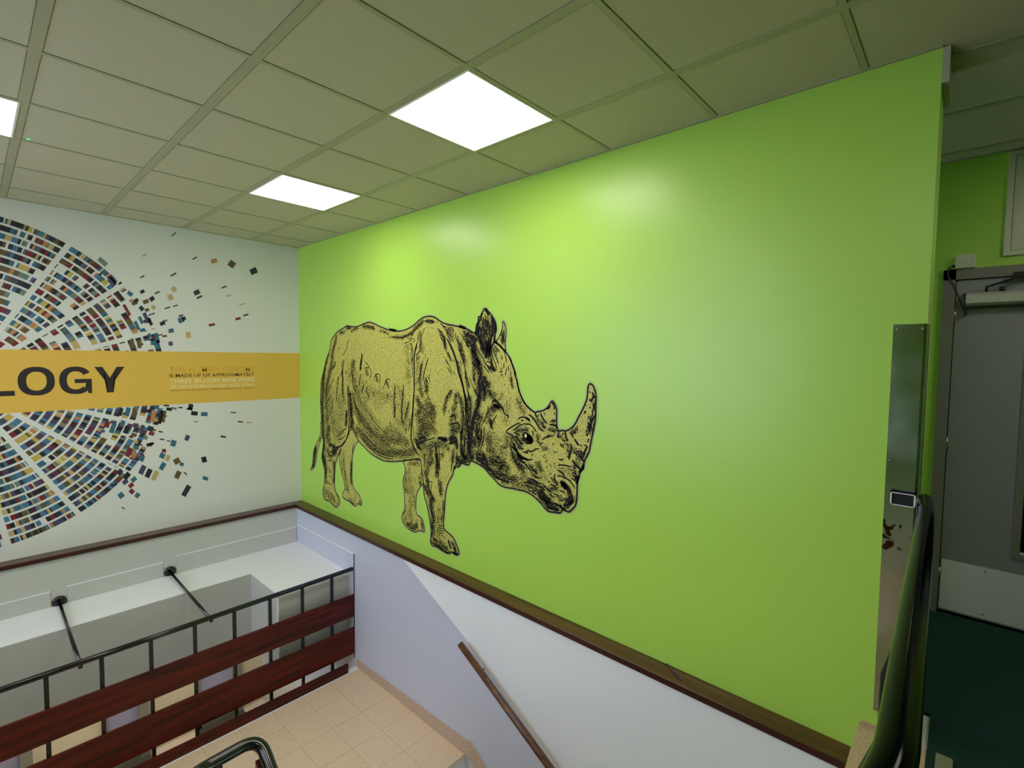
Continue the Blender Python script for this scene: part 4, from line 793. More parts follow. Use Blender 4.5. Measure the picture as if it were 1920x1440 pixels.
RHINO_TONES = [[0.75,22,674,72,621,-51,581,-138,553,-263,538,-389,522,-515,539,-671,542,-860,553,-954,538,-1051,549,-1176],[0.55,28,747,-13,733,-104,682,-197,
642,-290,615,-384,601,-479,625,-570,622,-695],[0.7,16,835,179,797,107,760,47,747,-13],[0.8,12,1045,261,1101,265],[0.6,13,906,218,988,228],[0.6,12,1134,236,1243,
255],[0.75,13,1348,269,1440,260,1519,247],[0.55,10,1626,222,1692,210,1748,193],[0.5,7,1793,161,1926,153,1766,161,1820,160],[0.45,16,960,-70,947,-188,957,-306,
967,-448],[0.5,13,864,-239,839,-342,825,-457],[0.7,10,1314,2,1292,-121],[0.45,36,1152,-96,1151,-182,1183,-267,1225,-350,1268,-428],[0.85,23,1093,-387,1103,-474,
1113,-560,1124,-646,1123,-693],[0.55,26,1149,-384,1181,-468,1223,-551,1287,-631],[0.5,21,1060,-330,1070,-441],[0.85,16,1023,-568,1016,-686],[0.6,39,659,-760,
632,-837,657,-897],[0.4,38,819,-828,939,-766],[0.3,32,846,-613,893,-699],[0.5,20,1396,-147,1406,-174],[0.6,15,1556,-196,1575,-228],[0.6,14,1727,-232,1746,-269],
[0.3,49,1204,-323,1415,-340,1613,-356,1801,-371],[0.35,40,1414,-395,1321,-430,1423,-534,1524,-608],[0.6,30,1213,-523,1319,-599,1422,-679,1543,-732,1669,-772,
1762,-798],[0.62,33,1243,-721,1370,-786,1502,-848,1620,-871,1744,-875,1762,-856,1898,-853,2029,-835,2113,-808],[0.55,38,1572,-740,1716,-750,1763,-750,1899,-733,
2029,-743],[0.45,19,1846,-347,1845,-530],[0.5,18,1969,-314,1952,-495,1969,-596],[0.45,18,2055,-410,2021,-540,2012,-643],[0.45,42,1697,-699,1763,-670,1854,-670,
1943,-702],[0.7,22,2178,-366,2211,-414,2242,-421,2170,-491],[0.62,35,2313,-396,2374,-425,2352,-470,2243,-436],[0.6,26,2382,-410,2397,-457],[0.62,39,2211,-532,
2274,-545,2352,-576,2227,-609,2306,-620,2211,-651,2274,-506],[0.5,26,2397,-485,2367,-536,2398,-600],[0.9,22,2211,-695,2275,-678],[0.9,16,2595,-644,2651,-637,
2672,-685],[0.8,18,2163,-706,2195,-747],[0.55,30,2243,-755,2353,-731,2465,-697,2538,-688],[0.6,26,2353,-775,2368,-845,2338,-870],[0.75,15,2421,-718,2429,-788,
2444,-858,2430,-952],[0.4,17,2481,-805,2517,-776],[0.6,16,2631,-737,2624,-807],[0.4,22,2072,-900,2163,-891],[0.35,18,2170,-7,2178,-81,2170,-155,2162,-229],
[0.55,18,2226,-104,2202,-203,2226,-270,2210,-276,2242,-323],[0.45,13,2217,187,2225,114,2210,42],[0.7,17,2289,-199,2297,-271,2289,-281],[0.65,13,2096,180,2137,
223,2193,251,2241,278],[0.55,14,1865,157,1961,153,2029,167,2079,185],[0.7,11,2303,280,2379,273],[0.45,11,2088,96,2104,42,2100,-58],[0.6,13,2482,181,2519,134,
2533,69],[0.45,10,2555,32,2597,-27],[0.5,25,2575,201,2610,146],[0.75,16,2706,86,2727,24,2754,-38],[0.6,16,2765,174,2811,120,2837,103],[0.55,12,2774,-135,2801,
-223],[0.5,14,2673,-48,2694,-93,2708,-137],[0.7,12,2844,-2,2858,-89,2865,-176],[0.55,17,2599,-278,2543,-351,2522,-423],[0.6,16,2662,-298,2656,-380,2635,-409],
[0.6,25,2622,-475,2649,-449],[0.65,33,2629,-529,2677,-542,2630,-584],[0.7,16,2710,-317,2730,-361,2737,-428],[0.75,28,2802,-333,2803,-422,2804,-511,2812,-600,
2813,-689],[0.5,12,2732,-564,2726,-655],[0.95,16,2726,-692,2747,-757,2800,-763],[0.8,20,2686,-788,2700,-818,2761,-786],[0.75,31,2975,247,2987,172,2955,136],
[0.9,19,2900,212,2896,137],[1,27,2982,80,3010,24],[0.95,19,3049,226,3039,167],[0.7,15,3151,115,3146,151],[0.85,24,2829,138,2801,158,2773,139,2830,89],[0.9,27,
2858,43,2875,-14,2903,-63,2920,-108],[0.6,15,3047,-86,3021,-75],[0.5,11,3071,54,3087,25],[0.6,12,2859,-52,2849,-110],[0.85,35,2943,-178,2927,-254,2954,-196],
[0.8,23,3002,-194,2981,-251,2960,-290],[0.65,23,3034,-267,3065,-276],[0.8,20,2906,-335,2885,-409,2858,-489],[0.75,31,2919,-445,2897,-504,2909,-560,2921,-636],
[0.55,23,3041,-385,3005,-437,3037,-471],[0.7,19,3077,-338,3128,-349],[0.8,28,2814,-591,2837,-646,2826,-682,2833,-739],[0.85,35,2922,-727,2960,-752,2988,-782],
[0.6,30,3017,-586,3028,-641,3029,-655,3071,-686],[0.65,32,2761,-479,2785,-555,2803,-651],[0.5,24,2778,-379,2807,-455],[0.5,19,3191,-565,3206,-618,3157,-638,
3133,-696],[0.78,34,3056,-745,3108,-737,3159,-755,3134,-796],[0.8,22,3057,-823,3124,-835,3185,-835],[0.6,22,3209,-776,3195,-815],[0.75,22,3256,-678,3290,-709,
3319,-741],[0.7,18,3283,-836,3234,-845,3175,-870],[0.5,18,3331,-864,3259,-873,3401,-872],[0.6,14,3301,-499,3380,-490],[0.6,18,3278,-555,3326,-577,3317,-609],
[0.5,18,3298,-293,3322,-337,3350,-367],[0.6,11,3229,-148,3244,-201],[0.4,15,3147,-267,3127,-298],[0.35,23,3038,-546,3080,-578,3131,-591],[0.4,22,3344,-776,3368,
-804,3321,-822],[0.7,21,3405,-836,3482,-846,3526,-862],[0.95,24,3518,-909,3545,-924,3571,-949],[0.8,17,3588,-959,3639,-965],[0.7,17,3451,-887,3505,-887],[0.55,
17,3577,-852,3628,-836],[0.5,17,3637,-881,3662,-890],[0.85,17,3750,-878,3719,-921],[0.6,17,3734,-836,3738,-855],[0.5,14,3606,-786,3635,-808],[0.5,17,3488,-721,
3498,-743],[0.5,18,3412,-726,3458,-757],[0.5,13,3766,-693,3782,-729],[0.75,16,3787,-580,3825,-587,3807,-615],[0.5,16,3743,-560,3728,-588],[0.7,13,3788,-657,
3800,-668],[0.6,16,3892,-356,3886,-404,3875,-442],[0.5,10,3904,-265,3902,-309],[0.5,13,3750,-466,3769,-448],[0.5,13,3671,-508,3696,-537],[0.5,17,3588,-464,3613,
-468],[0.5,10,3599,-406],[0.55,14,3475,-411,3519,-441],[0.4,17,3464,-543,3477,-524],[0.7,22,567,-1091,587,-1199,574,-1312],[0.6,22,765,-1116,775,-1222,752,
-1308],[0.5,33,625,-1000,658,-1023,701,-1060],[0.4,33,583,-1449,694,-1483,759,-1497],[0.95,27,768,-954,789,-994,746,-1005],[0.9,16,703,-930,681,-943],[0.6,16,
1116,-1062,1105,-1167,1114,-1243],[0.3,21,995,-1185,1014,-1245],[0.5,21,1141,-1455,1072,-1449],[0.7,15,1266,-1424],[0.5,15,1176,-900,1146,-955],[0.7,17,2308,
-1009,2329,-1096,2390,-1161],[0.5,22,2318,-815,2328,-890,2287,-968],[0.75,17,2288,-1078,2329,-1135],[0.75,21,2370,-1159,2360,-1231,2390,-1302,2381,-1381],[0.6,
25,2411,-1503,2490,-1514,2548,-1530],[0.55,17,2391,-1411,2391,-1476],[0.6,17,2478,-1011,2488,-1091],[0.5,13,2508,-1288,2527,-1158],[0.6,16,2642,-1473,2669,
-1515],[0.6,18,2040,-1443,2107,-1468,2162,-1434],[0.5,13,2237,-1403,2247,-1440],[0.4,23,2007,-1062,2018,-1162,2052,-1163],[0.35,18,2006,-1390,1995,-1440],[0.4,
18,2214,-1013,2215,-1065],[0.34,88,665,-412,676,-535,748,-664,844,-789],[0.3,75,897,-435,917,-636],[0.26,80,1118,-183,1269,-263,1415,-340,1613,-394],[0.34,70,
1170,-417,1320,-520,1423,-601,1572,-685],[0.45,44,1319,-611,1442,-710,1601,-791,1762,-856],[0.3,46,1873,-294,1943,-336],[0.3,46,1819,-401,1986,-441,2029,-590,
1899,-582],[0.42,35,2243,-795,2307,-855,2291,-956],[0.28,36,2029,67,2055,-58,2046,-209],[0.34,34,3182,-653,3106,-630,3028,-617],[0.34,33,3240,-559,3289,-621],
[0.3,30,3202,-329,3179,-439],[0.3,31,3435,-722,3489,-752,3533,-775],[0.28,23,3670,-715,3731,-725],[0.3,32,2052,-987,2096,-1181,2074,-1388],[0.35,30,2469,-1233,
2450,-1365,2451,-1460,2529,-1497],[0.3,26,946,-983,974,-1189,1053,-1358],[0.75,17,365,-1023,336,-1112,306,-1215]]
MURAL_SCATTER = [["n",-518,870,-455,909,-431,856,-494,818],["b",-690,949,-640,918,-675,862,-724,893],["o",-874,921,-823,944,-814,904,-865,882],["n",-1029,594,
-984,623,-967,584,-1014,555],["n",-1003,540,-957,568,-950,553,-997,524],["t",-1181,631,-1161,590,-1192,567,-1212,607],["t",-1208,557,-1189,509,-1225,486,-1244,
534],["t",-1063,209,-1056,150,-1095,143,-1101,201],["c",-1165,326,-1121,347,-1107,301,-1151,280],["p",-1157,354,-1121,372,-1116,356,-1152,338],["n",-1105,354,
-1091,324,-1115,306,-1130,336],["c",-1241,223,-1199,234,-1194,196,-1236,186],["p",-1209,111,-1204,74,-1238,66,-1243,103],["r",-903,289,-848,303,-845,279,-899,
265],["r",-660,364,-611,379,-606,354,-656,340],["k",-585,401,-535,419,-531,404,-581,386],["k",-784,659,-736,686,-732,673,-780,647],["g",-742,577,-693,601,-691,
594,-740,570],["g",-619,502,-571,525,-569,517,-617,495],["k",-1198,1093,-1161,1135,-1155,1129,-1192,1087],["k",-1031,904,-992,935,-987,926,-1026,895],["g",
-1424,870,-1395,899,-1391,894,-1420,865],["k",-1212,726,-1168,759,-1162,747,-1207,714],["k",-1444,680,-1415,702,-1410,692,-1439,670],["k",-1451,553,-1422,576,
-1410,550,-1439,528],["b",-1340,550,-1303,574,-1297,559,-1335,535],["k",-1384,495,-1353,524,-1335,493,-1366,464],["b",-1432,470,-1390,492,-1380,459,-1422,437],
["k",-1500,464,-1473,493,-1456,469,-1483,440],["t",-1345,443,-1329,410,-1354,391,-1370,424],["n",-1439,429,-1416,396,-1440,371,-1463,404],["b",-1419,394,-1388,
410,-1380,384,-1411,368],["c",-1392,348,-1342,372,-1339,359,-1388,335],["k",-1265,416,-1220,438,-1217,427,-1262,405],["c",-1200,443,-1161,461,-1158,447,-1196,
430],["n",-1307,281,-1268,300,-1259,268,-1298,249],["g",-1286,297,-1247,316,-1242,300,-1282,281],["k",-1330,165,-1287,176,-1285,166,-1328,155],["r",-1289,163,
-1252,168,-1251,151,-1288,146],["c",-1383,182,-1367,148,-1390,131,-1405,165],["c",-1324,188,-1305,97,-1333,87,-1352,178],["c",-1372,124,-1314,114,-1322,63,
-1381,74],["p",-1390,130,-1355,138,-1351,113,-1386,105],["k",-1424,194,-1397,204,-1396,200,-1423,190],["k",-1373,215,-1341,227,-1340,223,-1372,211],["g",-1446,
117,-1412,127,-1412,123,-1446,113],["g",-1720,819,-1668,771,-1689,737,-1740,786],["p",-1651,658,-1611,601,-1640,568,-1679,625],["p",-1640,670,-1607,622,-1627,
599,-1661,646],["k",-1603,606,-1583,626,-1575,611,-1595,592],["c",-1529,552,-1497,527,-1514,496,-1546,521],["o",-1530,469,-1497,479,-1494,458,-1527,447],["k",
-1736,666,-1718,687,-1709,674,-1727,653],["k",-1906,1006,-1903,1006,-1903,1002,-1906,1002],["b",-1454,114,-1446,45,-1475,38,-1484,107],["b",-1506,127,-1496,44,
-1525,37,-1535,119],["c",-1449,332,-1426,270,-1447,257,-1470,319],["p",-1410,370,-1378,282,-1404,266,-1436,354],["k",-1379,323,-1356,260,-1378,246,-1401,309],
["c",-1480,288,-1453,214,-1476,199,-1503,274],["r",-1559,431,-1517,339,-1536,324,-1578,416],["k",-1604,544,-1562,470,-1584,449,-1626,523],["k",-953,-1019,-941,
-1075,-984,-1081,-995,-1026],["c",-978,-1211,-933,-1238,-944,-1269,-989,-1242],["n",-1170,-1363,-1119,-1272,-1084,-1303,-1135,-1394],["b",-1225,-1183,-1197,
-1120,-1161,-1146,-1189,-1210],["k",-1140,-1143,-1113,-1175,-1120,-1183,-1147,-1151],["b",-1187,-995,-1165,-1045,-1209,-1068,-1231,-1018],["c",-1169,-1044,
-1138,-1062,-1149,-1092,-1180,-1073],["t",-1296,-1005,-1275,-957,-1246,-977,-1267,-1025],["c",-1341,-971,-1323,-928,-1286,-955,-1304,-997],["r",-1315,-899,
-1283,-903,-1283,-936,-1315,-932],["c",-1345,-1079,-1313,-1020,-1282,-1047,-1314,-1106],["c",-1250,-873,-1231,-819,-1194,-840,-1212,-894],["p",-1133,-834,-1116,
-785,-1084,-802,-1101,-851],["k",-815,-826,-767,-839,-770,-856,-818,-843],["c",-985,-575,-928,-582,-931,-622,-988,-614],["k",-1068,-560,-1013,-570,-1016,-609,
-1072,-599],["k",-1098,-545,-1088,-487,-1049,-497,-1060,-556],["r",-1108,-525,-1066,-528,-1066,-546,-1108,-543],["k",-1174,-512,-1141,-515,-1141,-528,-1174,
-526],["g",-1230,-508,-1188,-520,-1192,-540,-1234,-528],["k",-1269,-508,-1225,-520,-1230,-549,-1274,-537],["k",-1292,-485,-1248,-488,-1248,-502,-1292,-499],
["k",-720,-593,-667,-602,-668,-613,-721,-604],["k",-654,-692,-603,-702,-605,-714,-655,-705],["o",-572,-709,-520,-719,-521,-729,-573,-719],["g",-1053,-659,-1013,
-667,-1014,-676,-1053,-668],["k",-1337,-724,-1302,-736,-1304,-747,-1339,-736],["k",-1327,-797,-1293,-808,-1296,-820,-1329,-809],["k",-1274,-820,-1240,-832,
-1241,-842,-1275,-830],["n",-1415,-669,-1372,-687,-1383,-731,-1426,-712],["g",-1459,-785,-1448,-751,-1418,-768,-1429,-802],["p",-1488,-727,-1464,-654,-1439,
-668,-1463,-742],["p",-1525,-636,-1486,-644,-1490,-683,-1529,-675],["r",-1557,-746,-1528,-756,-1531,-775,-1560,-765],["t",-1525,-786,-1494,-797,-1499,-827,
-1530,-816],["k",-1489,-830,-1459,-840,-1461,-850,-1491,-840],["k",-1434,-834,-1392,-830,-1388,-862,-1430,-865],["k",-1412,-830,-1377,-826,-1374,-850,-1409,
-853],["k",-1428,-516,-1388,-523,-1391,-554,-1431,-547],["o",-1401,-639,-1382,-527,-1349,-536,-1368,-649],["k",-1346,-656,-1325,-534,-1296,-543,-1317,-665],
["b",-1323,-643,-1304,-535,-1271,-545,-1289,-653],["k",-1303,-587,-1266,-590,-1266,-597,-1303,-594],["r",-1477,-914,-1449,-931,-1455,-949,-1483,-932],["c",
-1495,-979,-1476,-932,-1444,-955,-1464,-1002],["o",-1556,-944,-1532,-888,-1502,-910,-1525,-966],["r",-1560,-942,-1531,-953,-1534,-969,-1562,-959],["c",-1527,
-846,-1489,-860,-1493,-884,-1531,-871],["p",-1501,-1096,-1470,-1023,-1437,-1048,-1468,-1121],["k",-1455,-1134,-1424,-1063,-1391,-1088,-1421,-1160],["t",-1407,
-1169,-1372,-1090,-1340,-1114,-1375,-1193],["c",-1560,-1147,-1528,-1119,-1508,-1153,-1541,-1181],["r",-1579,-1198,-1549,-1172,-1531,-1204,-1561,-1229],["r",
-1576,-1255,-1553,-1226,-1528,-1259,-1550,-1287],["c",-1536,-1301,-1511,-1270,-1487,-1301,-1512,-1331],["c",-1657,-1270,-1626,-1243,-1602,-1285,-1634,-1311],
["p",-1625,-1380,-1604,-1404,-1609,-1412,-1630,-1388],["k",-1615,-1115,-1580,-1069,-1553,-1102,-1589,-1149],["n",-1659,-1068,-1632,-1031,-1607,-1063,-1635,
-1099],["p",-1622,-1157,-1591,-1130,-1571,-1164,-1603,-1191],["n",-1698,-1167,-1661,-1156,-1655,-1181,-1692,-1191],["r",-1596,-921,-1565,-848,-1533,-872,-1564,
-945],["k",-1618,-739,-1587,-746,-1589,-763,-1619,-756],["c",-1537,-707,-1510,-713,-1511,-722,-1538,-717],["g",-1578,-788,-1552,-794,-1552,-799,-1579,-793],
["k",-1485,-1171,-1481,-1172,-1481,-1176,-1485,-1175],["g",-1670,-1002,-1646,-1024,-1649,-1030,-1673,-1008],["g",-1714,-970,-1689,-989,-1691,-994,-1716,-975],
["r",-1734,-649,-1721,-595,-1688,-609,-1701,-664],["c",-1701,-700,-1674,-617,-1644,-634,-1671,-717],["c",-1757,-674,-1727,-677,-1728,-702,-1758,-698],["c",
-1786,-722,-1758,-732,-1760,-748,-1789,-738],["k",-1603,-714,-1582,-650,-1551,-667,-1572,-731],["c",-1625,-650,-1609,-599,-1580,-615,-1596,-666],["k",-1637,
-554,-1621,-488,-1592,-500,-1608,-566],["c",-1589,-561,-1571,-487,-1539,-500,-1557,-574],["b",-1540,-582,-1526,-499,-1493,-509,-1506,-592],["c",-1364,-517,
-1358,-481,-1327,-489,-1333,-526]]
from mathutils.geometry import delaunay_2d_cdt
# ================================================================== patterned print on the left wall
INKS = {'c': srgb(52, 104, 126), 'n': srgb(28, 44, 60), 'p': srgb(70, 66, 100), 'r': srgb(122, 30, 48), 'o': srgb(190, 130, 84), 't': srgb(196, 168, 112),
        'b': srgb(100, 82, 46), 'k': srgb(26, 24, 34), 'g': srgb(112, 130, 122), 's': srgb(72, 118, 156), 'y': srgb(196, 172, 84), 'm': srgb(74, 28, 44)}
mp = empty('wall_print', (0.0, -2.5, -0.25), label='circular printed pattern of short coloured bars with a yellow lettered banner', cat='wall print')
CY, CZ, RO, PITCHR, THK = -2.575, -0.246, 1.306, 0.0605, 0.043
verts, faces, cols = [], [], []
def quad(p4, col, x=0.0008):
    i = len(verts)
    for (y, z) in p4: verts.append((x, y, z))
    faces.append((i, i + 1, i + 2, i + 3)); cols.append(col)
rg = R(11)
keys_lo = 'ccnnppkksssrmbbtoyg'; keys_hi = 'ccnpkkksrrmbbbtoyg'
for i in range(18):
    r1 = RO - PITCHR * i; r0 = r1 - THK
    for s in range(18):
        a0 = math.radians(s * 20) + 0.020 / r1; a1 = math.radians(s * 20 + 20) - 0.020 / r1
        mid = (s * 20 + 10) % 360
        upper = mid < 180
        fold = mid if mid <= 180 else mid - 360
        right = abs(fold) < 90
        ang = abs(fold) if right else 180 - abs(fold)      # same pattern mirrored on the far half
        a = a0; block = True
        while a < a1 - 0.004:
            # chance that a bar is missing
            if upper:
                miss = 0.14 + (0.14 if (0.45 < r1 < 1.0) else 0.0) + (0.35 if (ang < 40 and r1 > 1.12) else 0.0) + (0.2 if (ang < 60 and r1 > 1.24) else 0)
            else:
                miss = 0.03 + (0.45 if (ang < 20 and r1 > 1.0) else 0.0) + (0.22 if (20 < ang < 40 and r1 > 0.95) else 0.0)
            L = rg.choice((0.03, 0.05, 0.08, 0.11, 0.16, 0.2)) if rg.random() > miss else -rg.uniform(0.02, 0.07)
            if L < 0:
                a += -L / r1; continue
            e = min(a1, a + L / r1)
            b = a
            while b < e - 0.002:
                c2 = min(e, b + rg.uniform(0.010, 0.038) / r1)
                if e - c2 < 0.006 / r1: c2 = e
                ns = 1
                q = []
                col = INKS[rg.choice(keys_hi if upper else keys_lo)]
                quad([(CY + r0 * math.cos(b), CZ + r0 * math.sin(b)), (CY + r1 * math.cos(b), CZ + r1 * math.sin(b)),
                      (CY + r1 * math.cos(c2), CZ + r1 * math.sin(c2)), (CY + r0 * math.cos(c2), CZ + r0 * math.sin(c2))], col)
                b = c2
            a = e + (rg.uniform(0.006, 0.018) / r1 if upper else (rg.choice((0, 0, 0.008)) / r1))
for q in MURAL_SCATTER:
    p = [(q[1 + 2 * k] / 1000, q[2 + 2 * k] / 1000) for k in range(4)]
    quad(p, INKS[q[0]], 0.0011)
    pm = [(2 * CY - y, z) for y, z in p][::-1]
    quad(pm, INKS[q[0]], 0.0011)
me = bpy.data.meshes.new('coloured_bars'); me.from_pydata(verts, [], faces)
ca = me.color_attributes.new('ink', 'FLOAT_COLOR', 'CORNER')
ca.data.foreach_set('color', np.repeat(np.array(cols, dtype=np.float32), 4, axis=0).ravel())
obj('coloured_bars', me, PRINT, mp, kind='stuff')
obj('banner', box(NB(), 0.0, 0.0016, -5.2, -0.0005, -0.486, 0.014), YELLOW, mp, label='yellow horizontal banner')

def flat(name, polys, material, parent, x=0.0022, **kw):
    bm = NB()
    for p in polys:
        vs = [bm.verts.new((x, y, z)) for y, z in p]
        f = bm.faces.new(vs)
    bmesh.ops.triangulate(bm, faces=bm.faces)
    return obj(name, bm, material, parent, **kw)
def sup(cx, cy, rx, ry, a, n_=2.3):
    c, s = math.cos(a), math.sin(a)
    return (cx + rx * math.copysign(abs(c) ** (2 / n_), c), cy + ry * math.copysign(abs(s) ** (2 / n_), s))
def ring(cx, cy, RX, RY, rx, ry, a0, a1, n_=40):
    P = []
    for k in range(n_):
        t0 = a0 + (a1 - a0) * k / n_; t1 = a0 + (a1 - a0) * (k + 1) / n_
        P.append([sup(cx, cy, RX, RY, t0), sup(cx, cy, RX, RY, t1), sup(cx, cy, rx, ry, t1), sup(cx, cy, rx, ry, t0)])
    return P
zt, zb = -0.127, -0.351
hd = flat('headline_letter', [[(-2.44, zt), (-2.395, zt), (-2.395, zb + 0.040), (-2.274, zb + 0.040), (-2.274, zb), (-2.44, zb)]], INKDARK, mp)
flat('headline_letter', ring(-2.147, -0.239, 0.109, 0.116, 0.060, 0.076, 0, 2 * math.pi), INKDARK, mp)
G = ring(-1.907, -0.239, 0.105, 0.116, 0.057, 0.076, math.radians(32), math.radians(318))
G += [[(-1.915, -0.228), (-1.804, -0.228), (-1.804, -0.262), (-1.915, -0.262)], [(-1.842, -0.262), (-1.804, -0.262), (-1.804, zb), (-1.828, zb), (-1.834, -0.318), (-1.850, -0.300)]]
flat('headline_letter', G, INKDARK, mp)
ym = -1.681
flat('headline_letter', [[(-1.785, zt), (-1.730, zt), (ym, -0.222), (-1.632, zt), (-1.577, zt), (ym + 0.023, -0.266), (ym + 0.023, zb), (ym - 0.023, zb), (ym - 0.023, -0.266)]], INKDARK, mp)

def text_line(s, y0, y1, z0, z1, material, bold=0.02, name='caption_line'):
    cu = bpy.data.curves.new(name, 'FONT'); cu.body = s; cu.offset = bold; cu.resolution_u = 2; cu.size = 1.0
    to = bpy.data.objects.new('tmp_text', cu); COL.objects.link(to)
    dg = bpy.context.evaluated_depsgraph_get(); dg.update()
    me = bpy.data.meshes.new_from_object(to.evaluated_get(dg))
    bpy.data.objects.remove(to); bpy.data.curves.remove(cu)
    co = np.zeros(len(me.vertices) * 3); me.vertices.foreach_get('co', co); co = co.reshape(-1, 3)
    mn, mx = co.min(0), co.max(0)
    hgt = 0.73 if ('(' in s) else mx[1] - mn[1]
    base = 0.0 if '(' in s else mn[1]
    new = np.zeros_like(co)
    new[:, 0] = 0.0022
    new[:, 1] = y0 + (co[:, 0] - mn[0]) / (mx[0] - mn[0]) * (y1 - y0)
    new[:, 2] = z0 + (co[:, 1] - base) / hgt * (z1 - z0)
    me.vertices.foreach_set('co', new.ravel()); me.materials.clear(); me.update()
    return obj(name, me, material, mp)
text_line('THE HUMAN GENOME', -1.240, -0.484, -0.186, -0.126, INKFAINT, 0.008)
text_line('IS MADE UP OF APPROXIMATELY', -1.241, -0.484, -0.230, -0.197, INKBRN, 0.010)
text_line('THREE BILLION BASE PAIRS', -1.241, -0.484, -0.288, -0.245, INKCREAM, 0.014)
text_line('OF DEOXYRIBONUCLEIC ACID (DNA).', -1.240, -0.478, -0.336, -0.303, INKCREAM, 0.012)
text_line('THE BASES OF DNA ARE ADENINE (A), THYMINE (T), GUANINE (G), AND CYTOSINE (C)', -1.240, -0.486, -0.360, -0.349, INKBRN, 0.008)

# ================================================================== rhinoceros print on the green wall
rh = empty('rhinoceros_decal', (1.8, 0, -0.5), label='large engraved style rhinoceros print in black and olive yellow, facing right', cat='wall decal')
def W(l): return np.array(l, float).reshape(-1, 2) / 1000
def smooth(p, closed, n_=4):
    p = np.asarray(p); N = len(p)
    if N < 3: return p[0] + (p[1] - p[0]) * np.linspace(0, 1, 6)[:, None]
    out = []
    rng = range(N) if closed else range(N - 1)
    for i in rng:
        if closed: a, b, c, d = p[(i - 1) % N], p[i], p[(i + 1) % N], p[(i + 2) % N]
        else: a, b, c, d = p[max(i - 1, 0)], p[i], p[i + 1], p[min(i + 2, N - 1)]
        for k in range(n_):
            t = k / n_
            out.append(0.5 * ((2 * b) + (c - a) * t + (2 * a - 5 * b + 4 * c - d) * t * t + (3 * b - a - 3 * c + d) * t ** 3))
    if not closed: out.append(p[-1])
    return np.array(out)
class Ink:
    def __init__(s): s.v = []; s.f = []; s.n = 0
    def add(s, v, f):
        s.v.append(v); s.f.append(np.asarray(f) + s.n); s.n += len(v)
    def ribbon(s, p, w, closed=False, taper=True):
        p = np.asarray(p); N = len(p)
        if N < 2: return
        if closed: t = np.roll(p, -1, 0) - np.roll(p, 1, 0)
        else: t = np.gradient(p, axis=0)
        t /= np.maximum(np.linalg.norm(t, axis=1), 1e-9)[:, None]
        nrm = np.stack([-t[:, 1], t[:, 0]], 1)
        ww = np.full(N, w / 2)
        if taper and not closed:
            u = np.linspace(0, 1, N); ww = ww * np.clip(np.minimum(u, 1 - u) * 5 + 0.25, 0, 1)
        L = p + nrm * ww[:, None]; Rr = p - nrm * ww[:, None]
        v = np.concatenate([L, Rr])
        idx = [(i, (i + 1) % N, N + (i + 1) % N, N + i) for i in (range(N) if closed else range(N - 1))]
        s.add(v, idx)
    def make(s, name, y, material, parent, **kw):
        v = np.concatenate(s.v); f = np.concatenate(s.f)
        V = np.stack([v[:, 0], np.full(len(v), -y), v[:, 1]], 1)
        me = bpy.data.meshes.new(name); me.from_pydata(V.tolist(), [], f.tolist())
        return obj(name, me, material, parent, **kw)
def inside(P, poly):
    x, y = P[:, 0], P[:, 1]; c = np.zeros(len(P), bool); n_ = len(poly)
    for i in range(n_):
        x1, y1 = poly[i]; x2, y2 = poly[(i + 1) % n_]
        if y1 == y2: continue
        hit = ((y1 > y) != (y2 > y)) & (x < (x2 - x1) * (y - y1) / (y2 - y1) + x1)
        c ^= hit
    return c
polys = {k: smooth(W(v), True, 3) for k, v in RHINO_POLYS.items()}
halo, line = Ink(), Ink()
depth = dict(far_hind=0.0010, far_front=0.0010, tail=0.0010, far_ear=0.0010, body=0.0014)
for k, p in polys.items():
    n_ = len(p)
    cv, _e, cf, *_r = delaunay_2d_cdt([Vector(q_) for q_ in p], [(i, (i + 1) % n_) for i in range(n_)], [], 1, 1e-5)
    me = bpy.data.meshes.new('fill'); me.from_pydata([(v.x, -depth[k], v.y) for v in cv], [], [list(f) for f in cf])
    obj('printed_body' if k == 'body' else 'printed_' + {'far_hind': 'hind_leg', 'far_front': 'front_leg', 'tail': 'tail', 'far_ear': 'ear'}[k], me, RFILL, rh)
    halo.ribbon(p, 0.034, closed=True)
    if k == 'body': line.ribbon(p, 0.0115, closed=True)
halo.make('cut_edge', 0.0006, RHALO, rh)
under = Ink()
for k, p in polys.items():
    if k != 'body': under.ribbon(p, 0.0085, closed=True)
under.make('outline', 0.00125, RINK, rh, kind='stuff')
for q in RHINO_STROKES:
    w_ = q[0] / 1000; p = smooth(W(q[1:]), False, 3)
    line.ribbon(p, w_ * 1.1, taper=True)
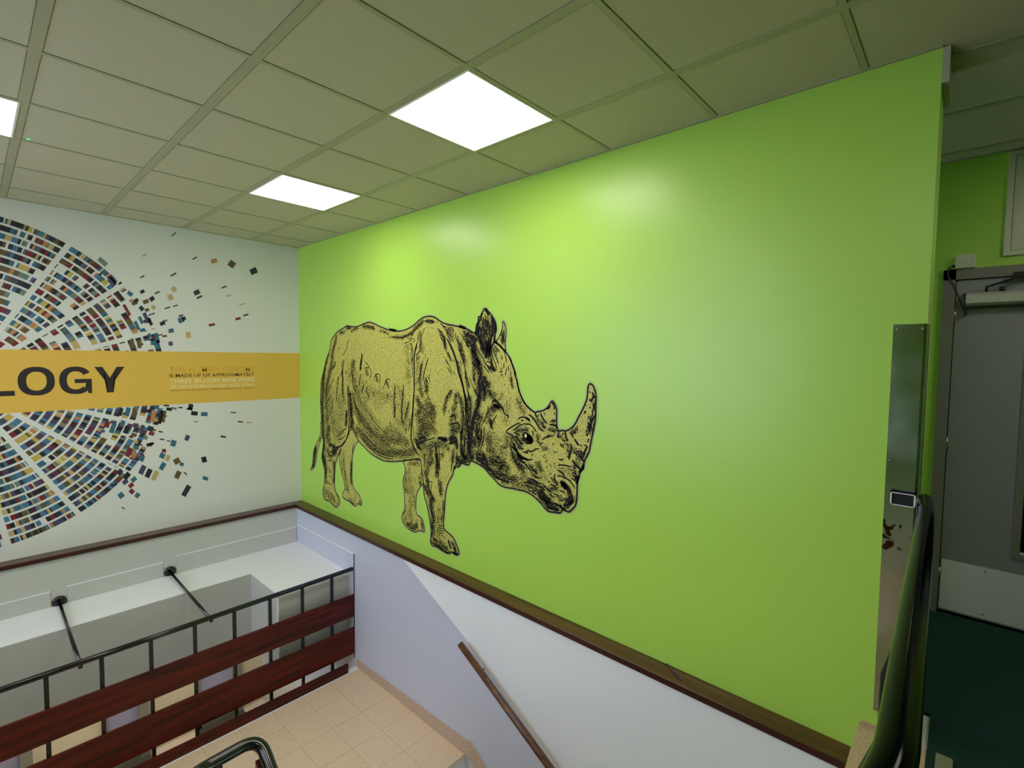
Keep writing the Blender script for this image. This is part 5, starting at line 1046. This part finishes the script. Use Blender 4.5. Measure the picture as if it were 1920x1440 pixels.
# tonal hatching: many short ink ticks whose weight follows the shading of the engraving
rs = np.random.RandomState(5)
allp = np.concatenate(list(polys.values())); mn, mx = allp.min(0), allp.max(0)
gx = np.arange(mn[0], mx[0], 0.0098); gz = np.arange(mn[1], mx[1], 0.0078)
P = np.stack(np.meshgrid(gx, gz), -1).reshape(-1, 2); P += rs.uniform(-0.0042, 0.0042, P.shape)
ins = np.zeros(len(P), bool)
for p in polys.values(): ins |= inside(P, p)
P = P[ins]
T = np.full(len(P), 0.05); D = np.tile(np.array([0.35, 1.0]), (len(P), 1))
for q in RHINO_TONES:
    tone, rad = q[0], q[1] / 1000 * 1.42; pp = W(q[2:])
    segs = [(pp[i], pp[i + 1]) for i in range(len(pp) - 1)] or [(pp[0], pp[0] + 1e-4)]
    for a, b in segs:
        d = b - a; L2 = (d ** 2).sum()
        u = np.clip(((P - a) @ d) / L2, 0, 1)
        dist = np.linalg.norm(P - (a + u[:, None] * d), axis=1)
        v = tone * np.exp(-(dist / rad) ** 2 * 0.75)
        up = v > T
        T[up] = v[up]
        if L2 > 1e-5:
            dn = d / math.sqrt(L2); dn = dn if dn[1] > 0 else -dn
            D[up & (v > 0.12)] = dn
T *= rs.uniform(0.7, 1.25, len(P)); T = np.clip(T, 0, 1)
tick = Ink()
keep = rs.rand(len(P)) < np.clip(0.26 + T * 1.6, 0, 1)
P, T, D = P[keep], T[keep], D[keep]
ang = np.arctan2(D[:, 1], D[:, 0]) + rs.normal(0, 0.35, len(P))
ln = np.where(T < 0.11, 0.0055, 0.010 + 0.018 * T) * rs.uniform(0.7, 1.3, len(P))
wd = np.where(T < 0.11, 0.0050, 0.0025 + 0.0085 * T ** 1.3)
ca_, sa_ = np.cos(ang), np.sin(ang)
dx = np.stack([ca_ * ln / 2, sa_ * ln / 2], 1); dw = np.stack([-sa_ * wd / 2, ca_ * wd / 2], 1)
quadv = np.stack([P - dx, P + dw, P + dx, P - dw], 1).reshape(-1, 2) if False else np.stack([P - dx - dw * 0.6, P + dx - dw * 0.6, P + dx + dw * 0.6, P - dx + dw * 0.6], 1).reshape(-1, 2)
tick.add(quadv, np.arange(len(P) * 4).reshape(-1, 4))
tick.make('ink_ticks', 0.0020, RINK, rh, kind='stuff')
line.make('ink_lines', 0.0022, RINK, rh)
# small highlight in the eye
ex, ez = 3.371, -0.527
bm = NB(); vs = [bm.verts.new((ex + 0.010 * math.cos(t), -0.0030, ez + 0.013 * math.sin(t))) for t in [2 * math.pi * k / 12 for k in range(12)]]
bm.faces.new(vs)
obj('eye_glint', bm, INKCREAM, rh)
